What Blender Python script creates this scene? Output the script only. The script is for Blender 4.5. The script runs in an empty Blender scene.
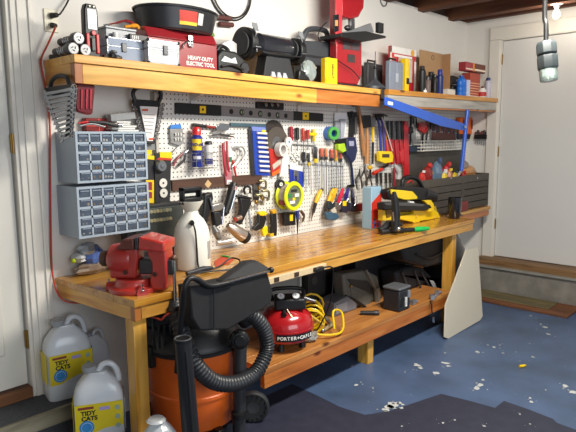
import bpy, math, random
from mathutils import Vector as V, Matrix
random.seed(7)
PI=math.pi
sc=bpy.context.scene
COL=sc.collection
# ---------------------------------------------------------------- camera
F=567.2; H=1.66
yaw,pit,rol=math.radians(46.571),math.radians(7.796),math.radians(-.481)
cy_,sy_=math.cos(yaw),math.sin(yaw); cp_,sp_=math.cos(pit),math.sin(pit)
fw=V((sy_*cp_,cy_*cp_,-sp_)); r0=V((cy_,-sy_,0)); u0=r0.cross(fw)
rr=math.cos(rol)*r0+math.sin(rol)*u0; uu=-math.sin(rol)*r0+math.cos(rol)*u0
CAM=V((0,0,H))
cd=bpy.data.cameras.new('camera'); cam=bpy.data.objects.new('camera',cd); COL.objects.link(cam); sc.camera=cam
cd.sensor_width=36; cd.lens=F/576*36; cd.clip_start=.05
cam.matrix_world=Matrix(((rr.x,uu.x,-fw.x,0),(rr.y,uu.y,-fw.y,0),(rr.z,uu.z,-fw.z,H),(0,0,0,1)))
def on(ax,val,px,py):
    d=(px-288)/F*rr-(py-216)/F*uu+fw; t=(val-CAM[ax])/d[ax]
    return CAM+d*t
def W(px,py,y=2.93): return on(1,y,px,py)      # point of a plane parallel to the bench wall
def Zp(px,py,z): return on(2,z,px,py)          # point of a level plane
def Xp(px,py,x): return on(0,x,px,py)
# ---------------------------------------------------------------- materials
def lin(c): return c/12.92 if c<=.04045 else ((c+.055)/1.055)**2.4
def hx(h,a=1): return tuple(lin(int(h[i:i+2],16)/255) for i in (0,2,4))+(a,)
_m={}
def M(h,rough=.5,metal=0,var=.10,sc_=25,bump=.0,trans=0,emit=0,alpha=1,coat=0):
    k=(h,rough,metal,var,sc_,bump,trans,emit,alpha,coat)
    if k in _m: return _m[k]
    m=bpy.data.materials.new('paint_'+h); m.use_nodes=True; nt=m.node_tree; N=nt.nodes; L=nt.links
    b=N['Principled BSDF']; tc=N.new('ShaderNodeTexCoord'); nz=N.new('ShaderNodeTexNoise')
    nz.inputs['Scale'].default_value=sc_; nz.inputs['Detail'].default_value=3
    L.new(tc.outputs['Object'],nz.inputs['Vector'])
    mx=N.new('ShaderNodeMix'); mx.data_type='RGBA'
    c=hx(h); mx.inputs[6].default_value=tuple(x*(1-var) for x in c[:3])+(1,); mx.inputs[7].default_value=tuple(min(1,x*(1+var)+var*.02) for x in c[:3])+(1,)
    L.new(nz.outputs['Fac'],mx.inputs[0]); L.new(mx.outputs[2],b.inputs['Base Color'])
    b.inputs['Roughness'].default_value=rough; b.inputs['Metallic'].default_value=metal
    b.inputs['Transmission Weight'].default_value=trans; b.inputs['Alpha'].default_value=alpha
    b.inputs['Coat Weight'].default_value=coat
    if emit: L.new(mx.outputs[2],b.inputs['Emission Color']); b.inputs['Emission Strength'].default_value=emit
    if bump:
        bp=N.new('ShaderNodeBump'); bp.inputs['Strength'].default_value=bump; bp.inputs['Distance'].default_value=.004
        L.new(nz.outputs['Fac'],bp.inputs['Height']); L.new(bp.outputs[0],b.inputs['Normal'])
    _m[k]=m; return m
def ramp(N,pts):
    r=N.new('ShaderNodeValToRGB'); e=r.color_ramp.elements
    while len(e)<len(pts): e.new(.5)
    for i,(p,c) in enumerate(pts): e[i].position=p; e[i].color=hx(c) if isinstance(c,str) else (c,c,c,1)
    return r
def wood(name,dark,mid,light,axis='x',rough=.33,knot='5a2a0c',scale=1.0,coat=.25):
    m=bpy.data.materials.new(name); m.use_nodes=True; nt=m.node_tree; N=nt.nodes; L=nt.links; b=N['Principled BSDF']
    tc=N.new('ShaderNodeTexCoord'); mp=N.new('ShaderNodeMapping'); L.new(tc.outputs['Object'],mp.inputs[0])
    s={'x':(1.2,14,14),'y':(14,1.2,14),'z':(14,14,1.2)}[axis]; mp.inputs['Scale'].default_value=tuple(q*scale for q in s)
    n1=N.new('ShaderNodeTexNoise'); n1.inputs['Scale'].default_value=1.3; n1.inputs['Detail'].default_value=6; n1.inputs['Distortion'].default_value=1.2
    L.new(mp.outputs[0],n1.inputs['Vector'])
    r=ramp(N,[(.28,dark),(.48,mid),(.7,light)]); L.new(n1.outputs['Fac'],r.inputs[0])
    mp2=N.new('ShaderNodeMapping'); L.new(tc.outputs['Object'],mp2.inputs[0]); mp2.inputs['Scale'].default_value=tuple(6 if q>5 else 2.6 for q in s)
    vo=N.new('ShaderNodeTexVoronoi'); vo.inputs['Scale'].default_value=1.0; L.new(mp2.outputs[0],vo.inputs['Vector'])
    r2=ramp(N,[(.05,1.),(.13,0.)]); L.new(vo.outputs['Distance'],r2.inputs[0])
    mx=N.new('ShaderNodeMix'); mx.data_type='RGBA'; L.new(r2.outputs[0],mx.inputs[0]); L.new(r.outputs[0],mx.inputs[6]); mx.inputs[7].default_value=hx(knot)
    L.new(mx.outputs[2],b.inputs['Base Color']); b.inputs['Roughness'].default_value=rough; b.inputs['Coat Weight'].default_value=coat; b.inputs['Coat Roughness'].default_value=.25
    return m
# ---------------------------------------------------------------- mesh builder
ROOTM={}
class MB:
    def __init__(s,T=None): s.v=[]; s.f=[]; s.mi=[]; s.m=0; s.T=T
    def add(s,vs,fs):
        n=len(s.v)
        for p in vs: s.v.append(s.T@V(p) if s.T else V(p))
        for f in fs: s.f.append(tuple(i+n for i in f)); s.mi.append(s.m)
        return s
    def bx(s,x0,x1,y0,y1,z0,z1):
        return s.add([(x0,y0,z0),(x1,y0,z0),(x1,y1,z0),(x0,y1,z0),(x0,y0,z1),(x1,y0,z1),(x1,y1,z1),(x0,y1,z1)],
              [(3,2,1,0),(4,5,6,7),(0,1,5,4),(1,2,6,5),(2,3,7,6),(3,0,4,7)])
    def box(s,c,d,rot=None):
        o=s.T; Tn=Matrix.Translation(V(c))@(rot.to_4x4() if rot else Matrix.Identity(4)); s.T=(o@Tn) if o else Tn
        s.bx(-d[0]/2,d[0]/2,-d[1]/2,d[1]/2,-d[2]/2,d[2]/2); s.T=o; return s
    def prism(s,pts,ext):
        n=len(pts); e=V(ext); a=[V(p) for p in pts]
        nrm=V((0,0,0))
        for i in range(n): nrm+=a[i].cross(a[(i+1)%n])
        if nrm.dot(e)>0: a.reverse()
        return s.add(a+[p+e for p in a],[tuple(range(n)),tuple(range(2*n-1,n-1,-1))]+[(i,i+n,(i+1)%n+n,(i+1)%n) for i in range(n)])
    def tr(s,px,y=2.93,th=.02):        # outline on a plane parallel to the wall, th thick towards the wall
        return s.prism([W(a,b,y) for a,b in px],(0,th,0))
    def rings(s,R,close=True,cap=True):
        n=len(R[0]); vs=[p for r in R for p in r]; fs=[]
        for i in range(len(R)-1):
            for j in range(n):
                a=i*n+j; b=i*n+(j+1)%n; fs.append((a,b,b+n,a+n))
        if cap: fs.append(tuple(range(n-1,-1,-1))); fs.append(tuple(range((len(R)-1)*n,len(R)*n)))
        return s.add(vs,fs)
    def tube(s,pts,r,n=8,closed=False,cap=True):
        pts=[V(p) for p in pts]; R=[]; up=None; k=len(pts)
        for i,p in enumerate(pts):
            if closed: d=pts[(i+1)%k]-pts[i-1]
            else: d=pts[min(i+1,k-1)]-pts[max(i-1,0)]
            if d.length<1e-9: d=V((0,0,1))
            d.normalize()
            if up is None:
                up=V((0,0,1)) if abs(d.z)<.9 else V((1,0,0))
            a=d.cross(up)
            if a.length<1e-4: a=d.cross(V((0,1,0)))
            a.normalize(); b=a.cross(d); b.normalize(); up=b
            q=r[i] if isinstance(r,(list,tuple)) else r
            R.append([p+a*math.cos(2*PI*j/n)*q+b*math.sin(2*PI*j/n)*q for j in range(n)])
        if closed: R.append(R[0]); cap=False
        R=[x[::-1] for x in R]
        return s.rings(R,cap=cap)
    def cyl(s,p0,p1,r0,r1=None,n=20): return s.tube([p0,p1],[r0,r1 if r1 is not None else r0],n)
    def lathe(s,prof,o=(0,0,0),ax=(0,0,1),n=28,sx=1,sy=1):
        cap=True
        if prof[0][0]>.001 and prof[-1][0]>.001: prof=list(prof)+[prof[0]]; cap=False
        ax=V(ax).normalized(); t=V((1,0,0)) if abs(ax.x)<.9 else V((0,1,0)); a=(t-ax*t.dot(ax)).normalized(); b=ax.cross(a); o=V(o)
        return s.rings([[o+ax*z+a*math.cos(2*PI*j/n)*max(r,1e-4)*sx+b*math.sin(2*PI*j/n)*max(r,1e-4)*sy for j in range(n)] for r,z in prof],cap=cap)
    def sph(s,c,r,d=(1,1,1),n=14):
        return s.rings([[V(c)+V((math.sin(PI*max(.02,min(.98,i/8)))*math.cos(2*PI*j/n)*r*d[0],math.sin(PI*max(.02,min(.98,i/8)))*math.sin(2*PI*j/n)*r*d[1],-math.cos(PI*i/8)*r*d[2])) for j in range(n)] for i in range(9)])
    def build(s,name,mats,parent=None,bev=0,ang=38,label=None,seg=2):
        if not isinstance(mats,(list,tuple)): mats=[mats]
        if parent is None:
            xs=[p.x for p in s.v]; ys=[p.y for p in s.v]; zs=[p.z for p in s.v]
            o0=V(((min(xs)+max(xs))/2,(min(ys)+max(ys))/2,min(zs))); Mi=Matrix.Translation(-o0); Mw=Matrix.Translation(o0)
        else: Mw=ROOTM[parent.name]; Mi=Mw.inverted()
        me=bpy.data.meshes.new(name); me.from_pydata([Mi@p for p in s.v],[],s.f)
        for m in mats: me.materials.append(m)
        me.polygons.foreach_set('material_index',s.mi); me.polygons.foreach_set('use_smooth',[True]*len(s.f)); me.update()
        me.set_sharp_from_angle(angle=math.radians(ang))
        o=bpy.data.objects.new(name,me); COL.objects.link(o)
        if parent is None: o.location=o0
        else: o.parent=parent
        ROOTM[o.name]=Mw
        if bev:
            b=o.modifiers.new('bevel','BEVEL'); b.width=bev; b.segments=seg; b.limit_method='ANGLE'; b.angle_limit=math.radians(40)
        if label: o['label']=label
        return o
def thing(name,label,cat,loc=(0,0,0),group=None,rz=0):
    o=bpy.data.objects.new(name,None); COL.objects.link(o); o.location=loc; o.rotation_euler=(0,0,rz); o.empty_display_size=.05
    o['label']=label; o['category']=cat
    if group: o['group']=group
    ROOTM[o.name]=Matrix.Translation(V(loc))@Matrix.Rotation(rz,4,'Z'); return o
def tag(o,label,cat,group=None,kind=None):
    o['label']=label; o['category']=cat
    if group: o['group']=group
    if kind: o['kind']=kind
    return o
def struct(name,mb,m,bev=0):
    o=mb.build(name,m,None,bev); o['kind']='structure'; return o
def dup(root,loc,rz=0,label=None,rot=None):
    r=root.copy(); COL.objects.link(r); r.location=loc; r.rotation_euler=rot or (0,0,rz)
    if label: r['label']=label
    def rec(a,b):
        for ch in list(a.children):
            c=ch.copy(); COL.objects.link(c); c.parent=b; rec(ch,c)
    rec(root,r); return r
def text(s,size,loc,right,up,m,parent,name='lettering',ext=.0006,bold=0,sx=1,align='CENTER'):
    cu=bpy.data.curves.new('t','FONT'); cu.body=s; cu.size=size; cu.align_x=align; cu.align_y='CENTER'; cu.extrude=ext; cu.offset=bold
    o=bpy.data.objects.new('t',cu); COL.objects.link(o)
    bpy.context.view_layer.update()
    me=bpy.data.meshes.new_from_object(o.evaluated_get(bpy.context.evaluated_depsgraph_get()))
    bpy.data.objects.remove(o)
    R=V(right).normalized(); U=V(up).normalized(); Nn=R.cross(U)
    Tm=Matrix(((R.x,U.x,Nn.x,loc[0]),(R.y,U.y,Nn.y,loc[1]),(R.z,U.z,Nn.z,loc[2]),(0,0,0,1)))@Matrix.Scale(sx,4,(1,0,0))
    me.transform(ROOTM[parent.name].inverted()@Tm); me.materials.clear(); me.materials.append(m)
    q=bpy.data.objects.new(name,me); COL.objects.link(q); q.parent=parent; ROOTM[q.name]=ROOTM[parent.name]; return q
def RZ(a): return Matrix.Rotation(a,3,'Z')
def RX(a): return Matrix.Rotation(a,3,'X')
def RY(a): return Matrix.Rotation(a,3,'Y')
def TT(loc,rz=0,rx=0,ry=0): return Matrix.Translation(V(loc))@Matrix.Rotation(rz,4,'Z')@Matrix.Rotation(ry,4,'Y')@Matrix.Rotation(rx,4,'X')
def arc(c,r,a0,a1,n,ux=(1,0,0),uy=(0,0,1)):
    return [V(c)+V(ux)*r*math.cos(a0+(a1-a0)*i/n)+V(uy)*r*math.sin(a0+(a1-a0)*i/n) for i in range(n+1)]
def spline(P,n=6):
    P=[V(p) for p in P]; Q=[P[0]*2-P[1]]+P+[P[-1]*2-P[-2]]; out=[]
    for i in range(1,len(Q)-2):
        for k in range(n):
            t=k/n; a,b,c,d=Q[i-1],Q[i],Q[i+1],Q[i+2]
            out.append(.5*((2*b)+(c-a)*t+(2*a-5*b+4*c-d)*t*t+(3*b-a-3*c+d)*t**3))
    return out+[P[-1]]
# common palette
BLK=M('0e0f11',.45,var=.2); BLK2=M('191a1d',.6,var=.2); CHR=M('b9bcc0',.22,.95); STL=M('8d8f92',.35,.85,var=.2); DKS=M('4a4a4c',.4,.8,var=.25)
RED=M('a81d20',.4,coat=.3); REDB=M('c8262a',.35,coat=.3); YEL=M('f0c810',.4); WHT=M('e8e6e0',.5); BLU=M('1c3f9c',.4); ORG=M('e8641e',.45)
GRY=M('8b9097',.5); LGY=M('b7bcc2',.5); CLR=M('dfe5e8',.1,trans=.75,var=.03); BRASS=M('9a7a3a',.35,.9); NEON=M('c9dc1c',.45); GRN=M('2b9c3c',.4)
PINE=wood('pine_varnish','c07c2c','dba348','e8bb62',knot='7a3c12'); PINEZ=wood('pine_post','b8781f','d09a3c','dfae58','z'); PINEO=wood('pine_orange','9a5520','b86c2e','c88244',knot='6a3010')
PINEY=wood('pine_end','c58234','dba24a','e6b45e','y')
# ================================================================ SETTING
WALL=M('e6e2da',.75,var=.03,sc_=4); TRIMW=M('e2ddd2',.45,var=.04,sc_=8); DOORW=M('dad7cd',.4,var=.03,sc_=3)
def pegmat():
    m=bpy.data.materials.new('pegboard_white'); m.use_nodes=True; nt=m.node_tree; N=nt.nodes; L=nt.links; b=N['Principled BSDF']
    g=N.new('ShaderNodeNewGeometry'); mo=N.new('ShaderNodeVectorMath'); mo.operation='MODULO'
    ad=N.new('ShaderNodeVectorMath'); ad.operation='ADD'; ad.inputs[1].default_value=(12.0,0,12.0); L.new(g.outputs['Position'],ad.inputs[0])
    L.new(ad.outputs[0],mo.inputs[0]); mo.inputs[1].default_value=(.030,10,.030)
    sp=N.new('ShaderNodeVectorMath'); sp.operation='MULTIPLY'; sp.inputs[1].default_value=(1,0,1); L.new(mo.outputs[0],sp.inputs[0])
    ds=N.new('ShaderNodeVectorMath'); ds.operation='DISTANCE'; ds.inputs[1].default_value=(.015,0,.015); L.new(sp.outputs[0],ds.inputs[0])
    lt=N.new('ShaderNodeMath'); lt.operation='LESS_THAN'; lt.inputs[1].default_value=.0047; L.new(ds.outputs['Value'],lt.inputs[0])
    mx=N.new('ShaderNodeMix'); mx.data_type='RGBA'; L.new(lt.outputs[0],mx.inputs[0]); mx.inputs[6].default_value=hx('dfdcd4'); mx.inputs[7].default_value=hx('141210')
    L.new(mx.outputs[2],b.inputs['Base Color']); b.inputs['Roughness'].default_value=.5; return m
struct('wall_back',MB().bx(1.16,6.2,3.0,3.1,-.02,2.9).bx(.15,1.16,3.0,3.1,2.42,2.9).bx(-1.5,.15,3.0,3.1,-.02,2.9),WALL)
struct('wall_end',MB().bx(6.06,6.16,2.60,3.0,.30,2.9).bx(6.06,6.16,1.63,2.6,2.67,2.9).bx(6.06,6.16,-3.0,1.63,-.02,2.9),WALL)
struct('wall_left',MB().bx(-1.6,-1.5,-3.0,3.1,-.02,2.9),WALL)
# concrete footing under the end door
cm=M('827d74',.85,var=.55,sc_=7,bump=.4)
struct('wall_footing',MB().bx(5.83,6.16,1.0,3.0,-.02,.275),cm,.004)
# blue painted floor
def floormat():
    m=bpy.data.materials.new('blue_floor_paint'); m.use_nodes=True; nt=m.node_tree; N=nt.nodes; L=nt.links; b=N['Principled BSDF']
    tc=N.new('ShaderNodeTexCoord'); n=N.new('ShaderNodeTexNoise'); n.inputs['Scale'].default_value=3; n.inputs['Detail'].default_value=8; L.new(tc.outputs['Object'],n.inputs['Vector'])
    r=ramp(N,[(.3,'3c4d66'),(.6,'4a5f80')]); L.new(n.outputs['Fac'],r.inputs[0])
    n2=N.new('ShaderNodeTexNoise'); n2.inputs['Scale'].default_value=26; n2.inputs['Detail'].default_value=4; L.new(tc.outputs['Object'],n2.inputs['Vector'])
    r2=ramp(N,[(.735,0.),(.75,1.)]); L.new(n2.outputs['Fac'],r2.inputs[0])
    mx=N.new('ShaderNodeMix'); mx.data_type='RGBA'; L.new(r2.outputs[0],mx.inputs[0]); L.new(r.outputs[0],mx.inputs[6]); mx.inputs[7].default_value=hx('a9adb0')
    L.new(mx.outputs[2],b.inputs['Base Color']); b.inputs['Roughness'].default_value=.42
    bp=N.new('ShaderNodeBump'); bp.inputs['Strength'].default_value=.15; bp.inputs['Distance'].default_value=.003; L.new(n.outputs['Fac'],bp.inputs['Height']); L.new(bp.outputs[0],b.inputs['Normal'])
    return m
struct('floor',MB().bx(-1.6,6.2,-3,3.1,-.1,0),floormat())
# bare dark patch the blue paint stops at
pp=[(292,384),(318,396),(340,407),(365,415),(390,411),(420,401),(441,394),(470,401),(495,408),(504,401),(530,410),(553,419),(557,423),(576,430)]
P=[Zp(a,b,.0005) for a,b in pp]
P=[P[0]+V((-1.0,0,0))*1.2]+P+[V((4.2,.2,.0005)),V((2.0,-.6,.0005)),V((.5,1.2,.0005)),V((1.6,2.2,.0005))]
o=MB().prism(P,(0,0,.0012)); o=struct('floor_bare_patch',o,M('23273a',.6,var=.35,sc_=14))
# chips where the paint has come off
random.seed(3)
cb=MB()
def flake(px,py,r):
    c=Zp(px,py,.002); n=9; cb.prism([c+V((math.cos(2*PI*i/n),math.sin(2*PI*i/n),0))*r*random.uniform(.45,1.15) for i in range(n)],(0,0,.0006))
for a,b,r in [(390,407,.042),(394,405,.05),(399,403,.02),(386,410,.025),(480,385,.028),(477,388,.03),(483,380,.012),(530,398,.012),(531,402,.016),(548,334,.02),(545,327,.025),(541,324,.012),(356,385,.022),(373,388,.008),(417,365,.03),(421,368,.022),(445,363,.03),(448,366,.018),(436,373,.024),(565,386,.03),(572,392,.03),(445,353,.01),(494,347,.02),(503,353,.012),(516,352,.006),(533,357,.012),(531,316,.014),(536,318,.01),(455,420,.008),(484,426,.01),(443,423,.01),(520,361,.006),(546,390,.008),(478,352,.02),(488,345,.01),(500,345,.01),(402,426,.008),(520,414,.008),(530,424,.008),(405,372,.008),(352,366,.01)]:
    flake(a,b,r)
    for _ in range(2): flake(a+random.uniform(-9,9),b+random.uniform(-4,4),r*.25)
tag(cb.build('paint_flakes',M('b9bcba',.7),None),'small white chips and bare spots scattered on the blue painted floor','paint chips',kind='stuff')
# raised carpeted landing by the left door with a timber nosing, and a lower step
CARP=M('45484d',.95,var=.8,sc_=160,bump=.8)
struct('floor_landing',MB().bx(-1.5,1.55,2.765,3.0,0,.297),CARP)
struct('floor_step',MB().bx(-1.5,1.44,2.42,2.72,0,.15),CARP,.005)
struct('trim_1',MB().bx(-1.5,1.55,2.74,2.765,.22,.30),wood('nosing','6f6a58','8d8670','a39b84',rough=.6,coat=0),.004)
# door on the left, its casing and threshold
struct('door_1',MB().bx(.24,1.143,3.02,3.06,.365,2.4),DOORW,.003)
dp=MB()
for z0,z1 in((.55,1.25),(1.4,2.25)):
    for x0,x1 in((.36,.62),(.78,1.04)): dp.bx(x0,x1,3.008,3.03,z0,z1)
o=struct('door_1_panel',dp,DOORW,.012)
struct('trim_2',MB().bx(1.152,1.175,2.985,3.06,.28,2.42).bx(1.17,1.286,2.975,3.0,.28,2.42).bx(1.20,1.215,2.968,2.98,.28,2.42).bx(1.255,1.27,2.966,2.98,.28,2.42).bx(.1,1.286,2.975,3.0,2.42,2.52),TRIMW,.003)
struct('trim_3',MB().bx(.2,1.152,2.98,3.06,.297,.355),wood('threshold','5a3a22','74492a','8a5a34',rough=.6,coat=0),.004)
hb=MB().bx(1.139,1.156,3.0,3.016,.57,.66).cyl((1.148,2.998,.565),(1.148,2.998,.665),.006); hb=hb.build('door_hinge',BRASS); hb['kind']='structure'
hb=MB().bx(1.139,1.156,3.0,3.016,1.60,1.69).cyl((1.148,2.998,1.595),(1.148,2.998,1.695),.006); hb=hb.build('door_hinge',BRASS); hb['kind']='structure'
# door on the end wall
struct('door_2',MB().bx(6.068,6.11,1.64,2.588,.352,2.655),M('d9d8d3',.4,var=.02,sc_=3),.003)
struct('trim_4',MB().bx(6.02,6.06,2.605,2.715,.3,2.67).bx(6.02,6.06,1.5,2.715,2.672,2.80).bx(6.03,6.10,2.592,2.606,.3,2.672).bx(6.03,6.10,1.6,2.606,2.66,2.674),TRIMW,.003)
struct('trim_5',MB().bx(5.86,6.14,1.2,2.72,.275,.345),wood('door_sill','5e452c','7a5a38','8f6c44','y',rough=.6,coat=0),.005)
struct('trim_6',MB().bx(5.80,6.07,1.0,3.0,.262,.282),M('8a8880',.7,var=.3,sc_=10),.003)
for zz in (.66,1.45,2.42):
    hb=MB().bx(6.052,6.066,2.585,2.60,zz,zz+.1).cyl((6.05,2.592,zz-.005),(6.05,2.592,zz+.105),.007).build('door_hinge',BRASS); hb['kind']='structure'
# ceiling: joists run from the bench wall into the room, boards above
JO=wood('joist_wood','3a2014','5a3420','754a2e','y',rough=.8,coat=0,scale=.6)
struct('ceiling',MB().bx(-1.6,6.2,-3,3.1,3.12,3.16),M('3a2a20',.9,var=.3))
for i in range(13):
    xx=5.72-.61*i
    if xx<-1.5: break
    struct('ceiling_joist',MB().bx(xx-.09,xx+.02,-3,3.06,2.87,3.12),JO,.003)
struct('ceiling_beam',MB().bx(5.98,6.16,-3,3.1,2.9,3.12),wood('beam_wood','3a2216','553122','6a4230','y',rough=.8,coat=0,scale=.6),.003)
struct('wall_back_upper',MB().bx(-1.5,6.2,3.04,3.1,2.9,3.12),M('3a2a22',.9))
# old board lying on the floor before the footing
t=thing('floor_board','old brown wooden board lying on floor along concrete footing','board',(5.6,2.2,0))
MB().bx(5.40,5.80,1.60,3.0,0,.022).build('plank',wood('old_board','4a2c1c','6b4126','83532f','y',rough=.6,coat=0),t,.004)
MB().bx(5.50,5.78,1.80,2.62,.0222,.030).build('slat',wood('old_board_olive','4c4630','665c3e','7a6c48','y',rough=.7,coat=0),t,.003,label='olive grey thinner slat on top')
# ================================================================ WORKBENCH
BX0,BX1,BY,BZ=1.345,4.88,2.28,.919
WT=wood('bench_top','9a6222','bd842f','d0a048',rough=.22,knot='6d3a14',coat=.5)
t=thing('workbench','long varnished pine workbench with thick top and lower shelf along the wall','workbench',(3.1,2.6,0))
mb=MB(); 
for i in range(4): mb.bx(BX0,BX1,BY+i*.1685+.001*(i>0),BY+(i+1)*.1685,BZ-.036,BZ)
mb.bx(BX0,1.96,BY+.674,2.999,BZ-.036,BZ)
def skew(mb):
    for p in mb.v:
        if p.x<BX0+.001: p.x=1.364-(p.y-BY)*.066
    return mb
skew(mb).build('worktop',WT,t,.002)
MB().bx(4.885,5.92,2.59,2.954,BZ-.036,BZ).build('worktop_extension',WT,t,.002)
MB().bx(4.885,5.90,2.60,2.64,BZ-.1,BZ-.037).build('rail',PINEO,t,.002)
MB().bx(BX0+.06,BX1-.01,BY+.008,BY+.046,.817,BZ-.037).build('rail',wood('rail_wood','a8702a','c08a3a','cf9c4c',knot='6a3010'),t,.002)
MB().bx(BX0+.024,BX0+.058,BY+.008,BY+.046,.812,BZ-.037).build('rail_end_block',wood('endgrain','8a4c1e','a4622c','b87638','z',scale=.5),t,.002)
MB().add([(1.372,BY+.048,.812),(1.41,BY+.048,.812),(1.365,2.998,.812),(1.325,2.998,.812),(1.372,BY+.048,.882),(1.41,BY+.048,.882),(1.365,2.998,.882),(1.325,2.998,.882)],[(3,2,1,0),(4,5,6,7),(0,1,5,4),(1,2,6,5),(2,3,7,6),(3,0,4,7)]).build('rail',PINEY,t,.002)
MB().bx(BX1-.048,BX1-.01,BY+.05,2.95,.817,BZ-.037).build('rail',PINEY,t,.002)
for x in(BX0+.026,3.30,4.56):
    MB().bx(x,x+.072,BY+.047 if x>2 else BY+.03,BY+.14 if x>2 else BY+.10,0,.811 if x<2 else .199 if x<4 else .816).build('leg',PINEZ,t,.003)
for x in(3.30,4.40):
    MB().bx(x,x+.072,2.86,2.95,0,.81).build('leg',PINEZ,t,.003)
mb=MB()
for i in range(3): mb.bx(2.2,4.5,BY-.0+i*.2,BY+(i+1)*.2-.003,.29,.325)
SH=wood('shelf_wood','8e5526','b07338','c68a4c',rough=.4,knot='5d2f12')
mb.build('lower_shelf',SH,t,.002)
MB().bx(2.2,4.5,BY+.004,BY+.04,.2,.289).build('lower_shelf_rail',PINEO,t,.002)
# power strip on the front rail
t=thing('power_strip','cream power strip with black sockets screwed under the bench front edge','power strip',W(292,285,BY-.02))
a=W(271,280,BY); b=W(323,267,BY)
PSM=M('cfb892',.4); mb=MB(); mb.bx(2.13,2.74,BY-.022,BY+.007,.828,.868).build('body',PSM,t,.003)
for px in (276.5,296.5):
    x=W(px,278,BY-.02).x; MB().bx(x-.022,x+.018,BY-.026,BY-.018,.834,.862).build('socket',M('3a2a20',.5),t,.002)
mb=MB(); x=W(318,268,BY-.02).x; mb.bx(x-.05,x+.03,BY-.05,BY-.02,.835,.862); mb.build('plug',BLK,t,.006)
mb=MB().tube(spline([(x+.03,BY-.035,.85),(x+.10,BY-.04,.845),(x+.14,BY-.03,.80),(x+.15,BY+.0,.6),(x+.15,BY+.1,.40),(x+.22,BY+.2,.34)]),.005); mb.build('power_cable',BLK,t)
# ================================================================ UPPER SHELF
SY=2.66
t=thing('wall_shelf','long yellow pine shelf on brackets high on the wall','shelf',(2.6,2.83,2.0))
def slab(x0,x1,z0,z1,y0,y1,th,m,name,lab=None,bev=.002):
    o=MB().add([(x0,y0,z0-th),(x1,y0,z1-th),(x1,y1,z1-th),(x0,y1,z0-th),(x0,y0,z0),(x1,y0,z1),(x1,y1,z1),(x0,y1,z0)],[(3,2,1,0),(4,5,6,7),(0,1,5,4),(1,2,6,5),(2,3,7,6),(3,0,4,7)]).build(name,m,t,bev)
    if lab: o['label']=lab
    return o
xm=W(379,90,SY).x; x5=W(318,90,SY).x
slab(1.33,xm+.06,2.070,2.045,SY,2.998,.04,PINE,'shelf_board')
slab(xm+.061,6.05,2.045,2.064,2.605,2.998,.042,wood('pine_far','a86a22','c4842e','d49a44'),'shelf_board')
PINEL=wood('pine_bright','b8802a','d09a3c','e0b256',knot='7a3c12')
slab(1.375,x5,2.029,2.004,SY+.012,SY+.05,.096,PINEL,'fascia')
slab(1.333,1.374,2.029,2.029,SY+.010,SY+.05,.096,wood('fascia_end','94552a','a8683a','b87c4a','z'),'fascia_end_block',)
slab(x5+.001,xm+.03,2.002,1.999,SY+.012,SY+.05,.092,PINEO,'fascia',lab='darker orange board of the fascia')
slab(xm+.062,6.02,2.002,2.021,2.615,2.65,.085,wood('grey_fascia','8d8880','a8a298','bab4a8',rough=.6,coat=0,knot='5c5850'),'fascia','pale grey weathered board of the fascia')
slab(xm+.062,6.02,1.916,1.935,2.62,2.65,.014,PINEO,'fascia_edge')
MB().bx(1.333,1.37,SY+.051,2.998,1.94,2.033).build('side_rail',PINEY,t,.002)
for px in (205,312,352,425):
    x=W(px,100,2.8).x
    MB().prism([(x,2.955,1.84),(x,2.955,1.935),(x,2.72,1.985),(x,2.70,1.985),(x,2.70,1.975),(x,2.94,1.90),(x,2.94,1.84)],(.028,0,0)).build('bracket',M('d8d8d6',.4,.2),t,.001,label='white steel shelf bracket')
# pegboard
PEG=pegmat()
struct('trim_7',MB().bx(1.985,6.055,2.957,2.965,.92,1.99),PEG)
o=MB().bx(1.965,1.984,2.95,2.999,.92,1.94); struct('trim_8',o,M('b8b2a8',.6))
t=thing('wall_batten','brown wooden batten screwed across the pegboard','batten',W(215,183,2.945))
a=W(172,181,2.94); b=W(256,179,2.94)
MB().bx(a.x,W(262,178,2.94).x,2.938,2.956,a.z-.065,a.z+.005).build('board',wood('batten','3a241a','4c3224','5e4232',rough=.7,coat=0),t,.002)
mb=MB(); c=W(208,184,2.938); mb.box(c,(.04,.003,.04),RY(.785)).build('tag',M('c8a878',.5),t)
# ================================================================ ON THE UPPER SHELF
def shz(x): return 2.070-.025*(x-1.33)/(xm+.06-1.33) if x<xm+.06 else 2.045+.027*(x-xm-.06)/(6-xm-.06)
def SX(px,y,py=70): return W(px,py,y).x
# three flashlights bundled, lens discs facing the room
proto=None
for i,(px,py) in enumerate([(79,41),(73.6,49),(85.6,49)]):
    c=W(px,py,2.70); r=.022
    if py>44: c.z=shz(c.x)+.031
    else: c.z=shz(c.x)+.083
    if proto is None:
        base=c.copy()
        f=thing('flashlight','','flashlight',c,'silver flashlights lying at the left shelf end')
        ax=(-.04,.99,0)
        MB().lathe([(0,0),(.028,0),(.030,.004),(.030,.04),(.021,.06),(.018,.14),(.019,.145),(.019,.18),(.014,.185),(0,.185)],c,ax,20).build('barrel',DKS,f)
        mb=MB(); 
        for k in range(4): mb.lathe([(.0185,.065+.018*k),(.0215,.067+.018*k),(.0215,.073+.018*k),(.0185,.075+.018*k)],c,ax,20)
        mb.build('grip_rings',CHR,f)
        MB().lathe([(0,-.001),(.025,-.001),(.025,.002),(0,.002)],c,ax,20).build('lens',M('eef0ee',.15,emit=.0,metal=.3,var=.3,sc_=90),f,label='white faceted lens disc')
        mb=MB()
        for k in range(3): mb.box(c+V((.009*math.cos(k*2.09+.5),-.003,.009*math.sin(k*2.09+.5))),(.004,.002,.012),RY(-k*2.09))
        mb.build('lamp_spokes',BLK,f); proto=f; f['label']='silver flashlight on top of two others on shelf end'
    else:
        dup(proto,c,label=['','silver flashlight at lower left under the stacked one','silver flashlight at lower right beside black work light'][i])
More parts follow.
